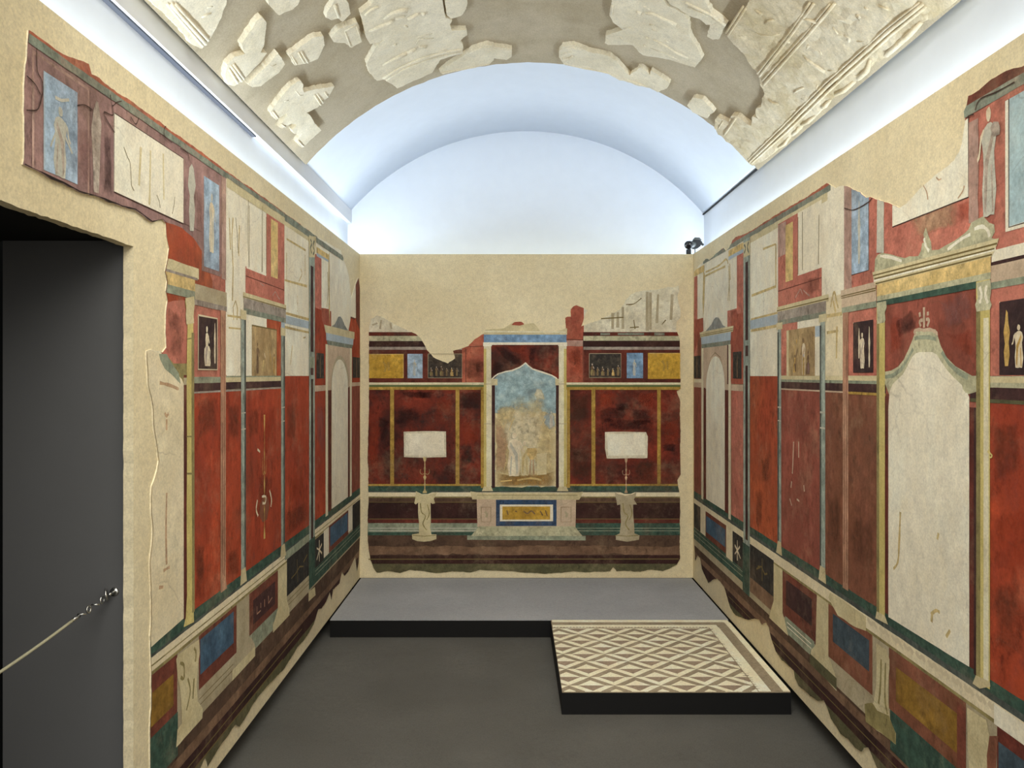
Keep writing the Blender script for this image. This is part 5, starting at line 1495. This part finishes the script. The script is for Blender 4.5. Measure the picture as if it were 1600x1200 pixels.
# ------------------------------------------------------------------ platform
bm = bmesh.new()
box(bm, -1.192, 1.412, 5.024, 6.052, 0.0, PLAT - 0.006)
bmesh.ops.recalc_face_normals(bm, faces=bm.faces)
pf = link('platform', bm, 'black_paint')
rebase(pf, (0.11, 5.54, 0))
tag(pf, 'low black-sided platform with grey top at the foot of the end wall', 'platform')
bm = bmesh.new()
box(bm, -1.192, 1.412, 5.024, 6.052, PLAT - 0.006, PLAT)
bmesh.ops.recalc_face_normals(bm, faces=bm.faces)
o = link('platform_top', bm, 'platform_grey', pf)
o['label'] = 'matt grey top sheet'

# ------------------------------------------------------------------ mosaic on its black base
MX0, MX1, MD0, MD1 = 0.25, 1.409, 3.881, 5.016
bm = bmesh.new()
box(bm, MX0, MX1, MD0, MD1, 0.0, PLAT - 0.006)
bmesh.ops.recalc_face_normals(bm, faces=bm.faces)
mo = link('mosaic_panel', bm, 'black_paint')
rebase(mo, ((MX0 + MX1) / 2, (MD0 + MD1) / 2, 0))
tag(mo, 'square cream and grey diamond mosaic on a low black base beside the platform', 'mosaic')
bm = bmesh.new()
box(bm, MX0 + .002, MX1 - .002, MD0 + .002, MD1 - .002, PLAT - 0.006, PLAT - 0.002)
bmesh.ops.recalc_face_normals(bm, faces=bm.faces)
link('mortar_bed', bm, 'tile_brown', mo)


def clip_rect(p, x0, x1, y0, y1):
    for ax, lim, sg in ((0, x0, 1), (0, x1, -1), (1, y0, 1), (1, y1, -1)):
        outp = []
        for i in range(len(p)):
            a, b = p[i], p[(i + 1) % len(p)]
            da, db = (a[ax] - lim) * sg, (b[ax] - lim) * sg
            if da >= 0:
                outp.append(a)
            if da * db < 0:
                t = da / (da - db)
                outp.append((a[0] + (b[0] - a[0]) * t, a[1] + (b[1] - a[1]) * t))
        p = outp
        if len(p) < 3:
            return []
    return p


def tile(name, p, mat, z1=PLAT + 0.001):
    q = []
    for v in ccw(p):
        if not q or (Vector(v) - Vector(q[-1])).length > 5e-4:
            q.append(v)
    if len(q) > 2 and (Vector(q[0]) - Vector(q[-1])).length < 5e-4:
        q.pop()
    if len(q) < 3 or abs(sarea(q)) < 2e-5:
        return
    # shrink a hair for the joint
    cx, cy = sum(v[0] for v in q) / len(q), sum(v[1] for v in q) / len(q)
    bm = bmesh.new()
    z1 += random.uniform(-.0004, .0004)
    sh = .99
    top = [bm.verts.new((cx + (v[0] - cx) * sh + random.uniform(-.0006, .0006), cy + (v[1] - cy) * sh, z1)) for v in q]
    bot = [bm.verts.new((v.co.x, v.co.y, PLAT - .002)) for v in top]
    bm.faces.new(top)
    n = len(top)
    for i in range(n):
        bm.faces.new((bot[i], bot[(i + 1) % n], top[(i + 1) % n], top[i]))
    return link(name, bm, mat, mo)


FX0, FX1, FD0, FD1 = MX0 + .003, 1.243, MD0 + .003, 4.858
PX, PZ, OX, OD = 0.237, 0.2227, 0.5277, 4.736


def XY(p_, q_):
    u, v = (p_ + q_) / 2, (q_ - p_) / 2
    return (OX + u * PX, OD + v * PZ)


hb = .30
for m in range(-12, 13):
    for n in range(-12, 13):
        cxy = XY(m, n)
        if not (FX0 - .2 < cxy[0] < FX1 + .2 and FD0 - .2 < cxy[1] < FD1 + .2):
            continue
        # one lozenge cell: four frame strips mitred round two triangles
        le, to, ri, bo = XY(m - hb, n - hb), XY(m - hb, n + hb), XY(m + hb, n + hb), XY(m + hb, n - hb)
        LE, TO, RI, BO = XY(m - .5, n - .5), XY(m - .5, n + .5), XY(m + .5, n + .5), XY(m + .5, n - .5)
        for nm, pts, mt in (('triangle_tile', [le, ri, to], 'tile_cream'), ('triangle_tile', [le, bo, ri], 'tile_grey'),
                            ('strip_tile', [LE, TO, to, le], 'tile_brown'), ('strip_tile', [TO, RI, ri, to], 'tile_brown'),
                            ('strip_tile', [LE, BO, bo, le], 'tile_cream'), ('strip_tile', [BO, RI, ri, bo], 'tile_cream')):
            c = clip_rect(ccw(pts), FX0, FX1, FD0, FD1)
            if c:
                tile(nm, c, mt)


def border(name, x0, x1, d0, d1, mat):
    tile(name, [(x0, d0), (x1, d0), (x1, d1), (x0, d1)], mat)


border('border_strip', MX0 + .002, MX1 - .002, 4.972, MD1 - .001, 'tile_cream')
border('border_strip', 1.3715, MX1 - .002, MD0 + .002, 4.970, 'tile_cream')
border('border_strip', MX0 + .002, 1.370, 4.918, 4.970, 'tile_brown')
border('border_strip', 1.311, 1.370, MD0 + .002, 4.916, 'tile_brown')
border('border_strip', MX0 + .002, 1.3095, 4.874, 4.916, 'tile_cream')
border('border_strip', 1.249, 1.3095, MD0 + .002, 4.872, 'tile_cream')
# small dentils along the inner edge: too small to pick apart
bm = bmesh.new()
x = MX0 + .012
while x < 1.245:
    box(bm, x, x + .010, 4.860, 4.8735, PLAT - .002, PLAT + .001)
    x += .0205
for k in range(34):
    d = random.uniform(MD0 + .02, 4.84)
    box(bm, 1.244 - random.uniform(.0, .025), 1.248 + random.uniform(0, .02), d, d + .004, PLAT - .002, PLAT + .0016)
bmesh.ops.recalc_face_normals(bm, faces=bm.faces)
o = link('dentil_tiles', bm, 'tile_brown', mo)
o['kind'] = 'stuff'
bpy.context.view_layer.update()


# ------------------------------------------------------------------ stucco fragments on the vault
def hit(px, py):
    """Where the line of sight to a measured point meets the plaster vault: (arc length from the crown, depth)."""
    dx, dz = (px - 800.5) / 1200, (586 - py) / 1200
    ox, oz = -AX, HC - CP
    a = dx * dx + dz * dz
    b = 2 * (ox * dx + oz * dz)
    c = ox * ox + oz * oz - RP * RP
    t = (-b + math.sqrt(b * b - 4 * a * c)) / (2 * a)
    th = math.atan2(ox + dx * t, oz + dz * t)
    return (th * RP, t)


def on_vault(s, d, lift):
    th = s / RP
    r = RP - lift
    return Vector((AX + r * math.sin(th), d, CP + r * math.cos(th)))


def fragment(pts, label, mat='stucco', thick=.027, rough=.004, ribs=(), reliefs=(), fine=.05, bumps=.003):
    p = ccw(wobble([hit(*q) for q in pts], .008, .012))
    seed = random.uniform(0, 60)
    # fill the outline with a grid so the slab follows the curve of the vault and its worn face can undulate
    s0, s1 = min(q[0] for q in p), max(q[0] for q in p)
    d0, d1 = min(q[1] for q in p), max(q[1] for q in p)
    V = [Vector(q) for q in p]
    n = len(p)
    gx = s0 + fine * .5
    while gx < s1:
        gd = d0 + fine * .5
        while gd < d1:
            q = (gx + random.uniform(-.3, .3) * fine, gd + random.uniform(-.3, .3) * fine)
            if inside(q, p):
                V.append(Vector(q))
            gd += fine
        gx += fine
    ov, oe, of, _a, _b, fo = delaunay_2d_cdt(V, [], [list(range(n))], 1, 1e-6)
    bm = bmesh.new()
    cache = {}

    def hgt(v):
        return thick + bumps * (noise.noise(Vector((v.x * 9 + seed, v.y * 9, 0))) + .8 * noise.noise(Vector((v.x * 28, v.y * 28 + seed, 4))))
    for f, s in zip(of, fo):
        if not s:
            continue
        idx = []
        for i in f:
            if i not in cache:
                cache[i] = bm.verts.new(on_vault(ov[i].x, ov[i].y, hgt(ov[i])))
            idx.append(cache[i])
        bm.faces.new(idx)
    # broken side faces down to the vault, leaning outward
    be = [e for e in bm.edges if len(e.link_faces) == 1]
    inv = {v: i for i, v in cache.items()}
    low = {}
    cs, cdp = sum(q[0] for q in p) / n, sum(q[1] for q in p) / n
    for e in be:
        for v in e.verts:
            if v not in low:
                q = ov[inv[v]]
                low[v] = bm.verts.new(on_vault(q.x + random.uniform(-.003, .003), q.y + random.uniform(-.003, .003), -.001))
    for e in be:
        a, b = e.verts
        try:
            bm.faces.new((a, b, low[b], low[a]))
        except ValueError:
            pass
    bmesh.ops.recalc_face_normals(bm, faces=bm.faces)
    o = link('stucco_fragment', bm, mat)
    base = on_vault(cs, cdp, 0)
    rebase(o, base)
    tag(o, label, 'stucco fragment', 'ancient stucco fragments set on the vault')
    for ln in ribs:
        nm, lp_, rad = ln
        bm = bmesh.new()
        q = [hit(*k) for k in lp_]
        path = []
        for a, b in zip(q, q[1:]):
            k = max(2, int(math.dist(a, b) / .06))
            path += [(a[0] + (b[0] - a[0]) * i / k, a[1] + (b[1] - a[1]) * i / k) for i in range(k)]
        path.append(q[-1])
        rad *= .68
        tube(bm, [on_vault(s, d, thick + rad * .1 + .002 * noise.noise(Vector((s * 20, d * 20, seed)))) for s, d in path], rad, 7)
        bmesh.ops.recalc_face_normals(bm, faces=bm.faces)
        link(nm, bm, mat, o, True)
    for nm, strokes in reliefs:
        bm = bmesh.new()
        for lp_, r0, r1 in strokes:
            q = [hit(*k) for k in lp_]
            m = len(q)
            if m == 1:
                q = [q[0], (q[0][0] + .012, q[0][1] + .006)]
                m = 2
            rr = [r0 + (r1 - r0) * i / (m - 1) for i in range(m)]
            rr[0] *= .6
            tube(bm, [on_vault(s, d, thick - .002) for s, d in q], rr, 7)
        bmesh.ops.recalc_face_normals(bm, faces=bm.faces)
        ro = link(nm, bm, mat, o, True)
        if len(strokes) > 1:
            ro['kind'] = 'stuff'
    return o


def z1(*pts):
    return [(220 + x / 4.571, y / 4.571) for x, y in pts]


def z2(*pts):
    return [(500 + x / 4.571, y / 4.571) for x, y in pts]


def z3(*pts):
    return [(820 + x / 4.706, y / 4.706) for x, y in pts]


fragment(z1((60, 0), (130, 65), (180, 110), (250, 185), (330, 285), (400, 315), (450, 260), (480, 210), (540, 100), (575, 0), (600, -130), (-40, -130)), 'big stucco fragment with a double moulding along its edge near the white fascia',
         ribs=[('moulding_rib', z1((200, -10), (445, 252)), .012), ('moulding_rib', z1((170, -10), (425, 278)), .014), ('moulding_rib', z1((145, -10), (405, 295)), .010)],
         reliefs=[('relief_ornament', [(z1((400, 90), (430, 75), (470, 60)), .008, .004), (z1((440, 20), (480, 10)), .008, .004)])])
fragment(z1((835, 90), (870, 130), (862, 200), (850, 300), (828, 342), (875, 350), (840, 400), (790, 450), (690, 555), (640, 585), (595, 580), (575, 520), (585, 430), (640, 375), (715, 355), (692, 285), (740, 205), (800, 120)), 'stucco fragment shaped like a boot with three ribs at its heel',
         ribs=[('moulding_rib', z1((608, 440), (690, 550)), .010), ('moulding_rib', z1((625, 428), (705, 535)), .010), ('moulding_rib', z1((595, 462), (660, 565)), .008)])
fragment(z1((955, 345), (1005, 430), (960, 490), (830, 590), (770, 597), (740, 575), (790, 520), (880, 430)), 'plain narrow stucco fragment lying parallel to the boot shaped one',
         reliefs=[('relief_ornament', [(z1((880, 430), (910, 445), (940, 430)), .007, .004)])])
fragment(z1((1280, 225), (1295, 290), (1240, 390), (1150, 425), (1075, 440), (1035, 365), (1120, 300), (1215, 235)), 'oval stucco fragment with fluted ribs at its lower end',
         ribs=[('moulding_rib', z1((1050, 365), (1090, 430)), .006), ('moulding_rib', z1((1100, 345), (1145, 418)), .007), ('moulding_rib', z1((1120, 338), (1170, 415)), .008)],
         reliefs=[('relief_ornament', [(z1((1190, 350), (1220, 320), (1240, 310)), .006, .003)])])
fragment(z1((885, 0), (930, 45), (965, 75), (1000, 50), (1060, 30), (1095, 0), (1120, -60), (870, -80)), 'small stucco fragment tapering to a point at the picture top')
fragment(z1((1345, 0), (1310, 50), (1300, 95), (1340, 110), (1395, 95), (1425, 120), (1480, 60), (1465, 0), (1440, -60), (1360, -50)), 'small stucco fragment split by one vertical rib at the picture top',
         ribs=[('moulding_rib', z1((1360, 0), (1395, 90)), .010)])
fragment(z1((1525, 125), (1545, 165), (1560, 265), (1485, 310), (1440, 275), (1360, 270), (1340, 235), (1390, 175)), 'small stucco fragment with a beaded square frame',
         ribs=[('beaded_rib', z1((1435, 185), (1478, 300)), .007), ('beaded_rib', z1((1435, 185), (1520, 145)), .008), ('beaded_rib', z1((1520, 150), (1555, 255)), .007)])
fragment(z1((1115, 548), (1138, 575), (1140, 632), (1240, 605), (1362, 590), (1320, 670), (1240, 740), (1160, 780), (1200, 820), (1215, 850), (1270, 910), (1130, 1035), (1085, 995), (1130, 930), (1070, 930), (1055, 905), (1090, 870), (1050, 860), (985, 895), (960, 885), (1020, 800), (1015, 785), (940, 832), (900, 775), (950, 700), (1060, 580)), 'cross shaped stucco fragment with ribbed arms at the lower corner of the vault',
         ribs=[('moulding_rib', z1((1215, 648), (1262, 722)), .008), ('moulding_rib', z1((1235, 640), (1280, 708)), .008), ('moulding_rib', z1((1290, 628), (1315, 665)), .008), ('moulding_rib', z1((1100, 985), (1140, 1025)), .007), ('moulding_rib', z1((915, 770), (955, 820)), .007), ('moulding_rib', z1((975, 860), (1010, 885)), .006)],
         reliefs=[('relief_ornament', [(z1((1080, 620), (1110, 655), (1140, 650)), .008, .004), (z1((1000, 700), (1030, 690)), .007, .004)])])
fragment(z2((350, 0), (270, 60), (290, 120), (310, 220), (340, 282), (400, 270), (460, 240), (380, 310), (320, 420), (340, 500), (390, 548), (440, 540), (540, 605), (640, 560), (790, 490), (850, 400), (1010, 350), (1015, 300), (990, 260), (1045, 215), (1040, 180), (930, 185), (920, 150), (935, 110), (890, 95), (870, 0), (860, -120), (420, -120)), 'large stucco fragment with reclining relief figures and a curved moulding', fine=.06,
         ribs=[('moulding_rib', z2((430, 530), (560, 450), (720, 380), (860, 345), (1000, 320)), .013), ('moulding_rib', z2((455, 545), (600, 455), (760, 395), (1000, 338)), .010), ('moulding_rib', z2((300, 70), (350, 30), (400, 10)), .012)],
         reliefs=[('relief_figure', [(z2((330, 190), (400, 160), (470, 130), (500, 110)), .012, .018), (z2((440, 100), (500, 55), (560, 38), (605, 32)), .012, .020), (z2((520, 95), (570, 90), (590, 75)), .018, .010), (z2((610, 100), (650, 85), (690, 60)), .016, .012), (z2((715, 68), (735, 58)), .020, .016), (z2((590, 150), (610, 160)), .010, .008)]),
                  ('relief_figure', [(z2((430, 435), (520, 385), (600, 345)), .010, .018), (z2((590, 348), (640, 330), (670, 312)), .020, .014), (z2((690, 300), (745, 300)), .016, .014), (z2((675, 285), (690, 250), (800, 238)), .008, .006), (z2((680, 235), (790, 205)), .006, .005), (z2((505, 295), (530, 280)), .012, .010), (z2((770, 350), (900, 320)), .006, .005)])])
fragment(z2((885, -10), (905, 80), (930, 100), (1000, 80), (1040, 30), (1050, -10), (1040, -90), (880, -80)), 'rounded stucco fragment touching the large figured one at the picture top', bumps=.006)
fragment(z2((850, 490), (870, 500), (1020, 470), (1200, 435), (1235, 400), (1240, 385), (1330, 398), (1365, 375), (1370, 320), (1260, 305), (1190, 290), (1090, 320), (990, 385), (890, 450)), 'long fish shaped stucco fragment next to the arch crown with one edge rib',
         ribs=[('moulding_rib', z2((860, 492), (1020, 463), (1205, 425)), .008), ('moulding_rib', z2((1060, 345), (1140, 310), (1235, 305)), .008), ('moulding_rib', z2((1240, 315), (1365, 328)), .006)],
         reliefs=[('relief_ornament', [(z2((930, 430), (1040, 395)), .005, .004)])])
fragment(z3((255, 350), (280, 310), (360, 300), (440, 330), (470, 345), (630, 380), (700, 440), (780, 525), (860, 465), (915, 500), (930, 530), (940, 490), (1075, 580), (1060, 620), (990, 650), (930, 620), (850, 605), (700, 555), (600, 505), (430, 470), (290, 440), (255, 390)), 'long stucco fragment along the arch edge with a crumbled end',
         ribs=[('moulding_rib', z3((300, 440), (440, 470), (620, 505), (760, 555), (900, 605)), .008)],
         reliefs=[('crumbled_end', [(z3((280, 330), (350, 315), (430, 330)), .016, .012), (z3((270, 370), (340, 345)), .016, .010), (z3((280, 400), (330, 400)), .014, .010), (z3((310, 425), (360, 380)), .012, .010)])], bumps=.004)
fragment(z3((645, 0), (630, 80), (660, 130), (730, 185), (600, 225), (595, 285), (620, 298), (800, 300), (850, 350), (880, 375), (1080, 410), (1270, 468), (1320, 400), (1290, 330), (1230, 230), (1215, 130), (1195, 70), (1060, 0), (960, -130), (660, -130)), 'broad stucco fragment with two slim relief figures',
         ribs=[('moulding_rib', z3((655, 0), (645, 70)), .010)],
         reliefs=[('relief_figure', [(z3((900, 60), (960, 65), (1040, 105), (1130, 145)), .014, .014), (z3((835, 50), (865, 62)), .018, .014), (z3((880, 5), (930, 35)), .010, .006)]),
                  ('relief_figure', [(z3((960, 255), (1030, 290), (1120, 350), (1220, 395)), .014, .010), (z3((905, 240), (920, 245)), .016, .012), (z3((935, 315), (1040, 360), (1150, 410)), .010, .006), (z3((885, 300), (905, 303)), .014, .010), (z3((945, 180), (1005, 205)), .008, .006), (z3((930, 145), (965, 152)), .010, .006), (z3((740, 170), (790, 165)), .014, .010), (z3((710, 235), (730, 255)), .012, .010), (z3((1040, 260), (1070, 280)), .010, .007)])])
fragment(z3((1082, -10), (1225, 80), (1295, 110), (1350, 150), (1375, 150), (1360, 235), (1400, 262), (1450, 250), (1475, 190), (1500, 150), (1440, 100), (1385, 60), (1360, 0), (1300, -130), (1000, -130)), 'stepped stucco strip between the slim figures and the big corner panel',
         ribs=[('moulding_rib', z3((1200, -20), (1385, 70), (1440, 105)), .012), ('moulding_rib', z3((1215, 12), (1370, 82)), .010), ('moulding_rib', z3((1400, 90), (1500, 150)), .012)], bumps=.005)
fragment(z3((1250, 690), (1210, 750), (1250, 800), (1310, 830), (1360, 845), (1370, 815), (1410, 800), (1380, 760), (1320, 700)), 'single small stone shaped stucco fragment by the arch edge')
big = [(1141, 50), (1150, 62), (1160, 70), (1170, 82), (1180, 100), (1188, 110), (1196, 128), (1201, 140), (1195, 148), (1194, 162), (1186, 164), (1185, 171), (1190, 181), (1181, 176), (1179, 191), (1168, 184), (1157, 176), (1148, 175), (1142, 186), (1132, 181), (1125, 177), (1121, 183), (1121, 194), (1126, 205), (1132, 208), (1139, 216), (1148, 222), (1158, 232), (1175, 252), (1180, 254), (1197, 248), (1216, 233), (1219, 227), (1227, 226), (1235, 217), (1239, 209), (1247, 205), (1254, 199), (1256, 192), (1277, 180), (1292, 162), (1305, 150), (1313, 142), (1340, 125), (1357, 108), (1367, 97), (1372, 88), (1380, 92), (1390, 82), (1410, 66), (1428, 50), (1440, 30), (1446, 27), (1466, 22), (1492, 4), (1520, -25), (1200, -60), (1172, 0), (1158, 20)]
fragment(big, 'largest stucco panel with worn scenes and long mouldings filling one corner of the vault', 'stucco_stained', fine=.03, bumps=.007,
         ribs=[('moulding_rib', [(1278, -2), (1243, 46), (1192, 112)], .011), ('moulding_rib', [(1272, -4), (1238, 46), (1189, 108)], .009), ('beaded_rib', [(1311, -2), (1270, 46), (1198, 127)], .011), ('beaded_rib', [(1304, -2), (1264, 46), (1196, 120)], .007),
               ('moulding_rib', [(1452, -2), (1398, 40), (1300, 128), (1232, 196), (1176, 249)], .012), ('moulding_rib', [(1456, 2), (1402, 46), (1304, 134), (1236, 200), (1180, 250)], .010), ('moulding_rib', [(1446, -4), (1392, 38), (1296, 124), (1228, 192), (1174, 245)], .007),
               ('moulding_rib', [(1171, 4), (1142, 48)], .009), ('moulding_rib', [(1166, 2), (1139, 44)], .008), ('cross_rib', [(1258, 20), (1284, 28)], .010), ('cross_rib', [(1232, 52), (1240, 60)], .009), ('moulding_rib', [(1155, 178), (1136, 206)], .010), ('moulding_rib', [(1134, 184), (1127, 196)], .006)],
         reliefs=[('relief_figure', [([(1185, 8), (1192, 13), (1196, 14)], .010, .008), ([(1186, 43), (1196, 48), (1210, 48), (1224, 46)], .009, .006), ([(1200, 30), (1206, 26), (1214, 25)], .008, .006)]),
                  ('relief_figure', [([(1262, 80), (1270, 88), (1280, 96), (1296, 106)], .012, .010), ([(1266, 70), (1270, 64)], .010, .008), ([(1286, 72), (1291, 78)], .009, .007), ([(1300, 104), (1314, 105)], .008, .006)]),
                  ('relief_figure', [([(1246, 140), (1252, 135), (1262, 131)], .008, .006), ([(1283, 126), (1282, 136)], .008, .005), ([(1206, 150), (1214, 156), (1222, 157)], .011, .008), ([(1226, 118), (1238, 127)], .008, .006), ([(1240, 167), (1248, 166)], .007, .005), ([(1258, 148), (1263, 151)], .008, .006)]),
                  ('relief_figure', [([(1345, 16), (1352, 22), (1348, 18)], .012, .010), ([(1326, 48), (1334, 52), (1333, 58)], .010, .008), ([(1308, 36), (1316, 46)], .008, .006), ([(1346, 58), (1362, 59)], .007, .005), ([(1358, 4), (1364, 8)], .008, .006), ([(1380, 2), (1396, 8)], .008, .005)]),
                  ('broken_edge', [([(1448, 28), (1430, 46), (1410, 64), (1392, 80)], .013, .012), ([(1368, 86), (1362, 104), (1348, 117)], .014, .012), ([(1342, 122), (1325, 136), (1312, 142)], .014, .010), ([(1304, 150), (1296, 160), (1290, 163)], .012, .010), ([(1280, 176), (1268, 186), (1258, 190)], .012, .009), ([(1254, 194), (1251, 200), (1244, 206)], .012, .009), ([(1238, 210), (1232, 220), (1222, 226)], .011, .009)])])


# ------------------------------------------------------------------ barrier cord across the doorway
t = empty('barrier_cord', (-1.277, 2.45, 1.02))
tag(t, 'thin pale barrier cord clipped to a steel ring in the dark doorway', 'cord')
bm = bmesh.new()
path = []
a, b = Vector((-1.305, 2.30, 0.990)), Vector((-1.277, 1.145, 0.99))
for k in range(21):
    f = k / 20
    q = a.lerp(b, f)
    q.z -= 0.03 * 4 * f * (1 - f)
    path.append(q)
tube(bm, path, .0042, 8)
link('cord', bm, 'cord_fabric', t, True)
bm = bmesh.new()
hook = Vector((-1.277, 2.438, 1.022))
ring(bm, hook + Vector((-.006, -.012, 0)), (1, .5, .2), .017, .0032, 24, 8)
o = link('steel_ring', bm, 'steel', t, True)
bm = bmesh.new()
tube(bm, [(-1.270, 2.452, 1.024), (-1.270, 2.430, 1.024), (-1.270, 2.418, 1.024)], [.009, .0045, .004], 10)
tube(bm, [(-1.270, 2.4525, 1.024), (-1.270, 2.4475, 1.024)], [.015, .013], 12)
link('eye_screw', bm, 'steel', t, True)
p0 = hook + Vector((-.010, -.028, -.012))
for k in range(4):
    f = k / 3.4
    c = p0.lerp(a + Vector((0, .012, 0)), f)
    bm = bmesh.new()
    ring(bm, c, (0, .3, 1) if k % 2 else (1, 0, .1), .0105, .0028, 14, 6)
    link('chain_link', bm, 'steel', t, True)
bm = bmesh.new()
tube(bm, [a + Vector((0, .012, 0)), a + Vector((0, -.02, -.002))], [.0062, .0058], 8)
link('crimp_sleeve', bm, 'steel', t, True)

# ------------------------------------------------------------------ small camera on the wall corner
t = empty('security_camera', (1.40, 6.076, TOP))
tag(t, 'small black camera perched on the corner where the end wall meets the long wall', 'camera')
u = 6.06 / 1200


def K(px, py, dy=0.0):
    return Vector(((px - 800.5) * u, 6.076 + dy, HC + (586 - py) * u))


bm = bmesh.new()
pr = [K(1078, 381), K(1080, 377.5), K(1084, 374.8), K(1092, 375), K(1096, 377), K(1095, 384), K(1090, 388), K(1083, 388)]
f0 = [bm.verts.new(v + Vector((0, -.035, 0))) for v in pr]
f1 = [bm.verts.new(v + Vector((0, .035, 0))) for v in pr]
bm.faces.new(f0)
bm.faces.new(f1[::-1])
for i in range(len(pr)):
    j = (i + 1) % len(pr)
    bm.faces.new((f0[i], f1[i], f1[j], f0[j]))
bmesh.ops.recalc_face_normals(bm, faces=bm.faces)
bmesh.ops.bevel(bm, geom=list(bm.edges), offset=.006, segments=2, affect='EDGES')
body = link('camera_body', bm, 'camera_black', t)
bm = bmesh.new()
tube(bm, [K(1083, 376, -.02), K(1086, 373.6, -.02), K(1092, 373.8, -.02), K(1095, 376, -.02)], [.008, .013, .013, .008], 10)
link('viewfinder', bm, 'camera_grey', body, True)
bm = bmesh.new()
tube(bm, [K(1083, 382, -.02), K(1079, 383.2, -.045), K(1074, 384.6, -.075)], [.026, .025, .025], 18)
lens = link('lens', bm, 'camera_grey', t, True)
bm = bmesh.new()
tube(bm, [K(1075.2, 384.3, -.068), K(1071.6, 385.4, -.09)], [.031, .031], 18)
link('lens_hood', bm, 'camera_black', lens, True)
bm = bmesh.new()
tube(bm, [K(1071.7, 385.4, -.0895), K(1071.4, 385.5, -.0915)], [.024, .022], 18)
link('front_glass', bm, 'lens_glass', lens, True)
bm = bmesh.new()
x0, z0 = K(1073.2, 396)[0], TOP
box(bm, x0, x0 + .036, 6.066, 6.090, TOP, TOP + .040)
bmesh.ops.recalc_face_normals(bm, faces=bm.faces)
bmesh.ops.bevel(bm, geom=list(bm.edges), offset=.003, segments=1, affect='EDGES')
tube(bm, [(x0 + .020, 6.078, TOP + .036), K(1079, 386, -.005)], .012, 8)
link('stand', bm, 'camera_black', t)
bm = bmesh.new()
tube(bm, [K(1086.5, 388), K(1086.8, 393.5), K(1086, 396)], .004, 6)
link('screw_post', bm, 'camera_grey', t)
bm = bmesh.new()
tube(bm, [K(1094.5, 377), K(1096, 377.8), K(1097.4, 380.2), K(1099, 381.6), K(1100, 383)], [.006, .010, .007, .010, .006], 8)
tube(bm, [K(1095, 379), K(1097, 381), K(1098.6, 383.2)], .005, 6)
link('strap_cable', bm, 'camera_black', t, True)
bpy.context.view_layer.update()
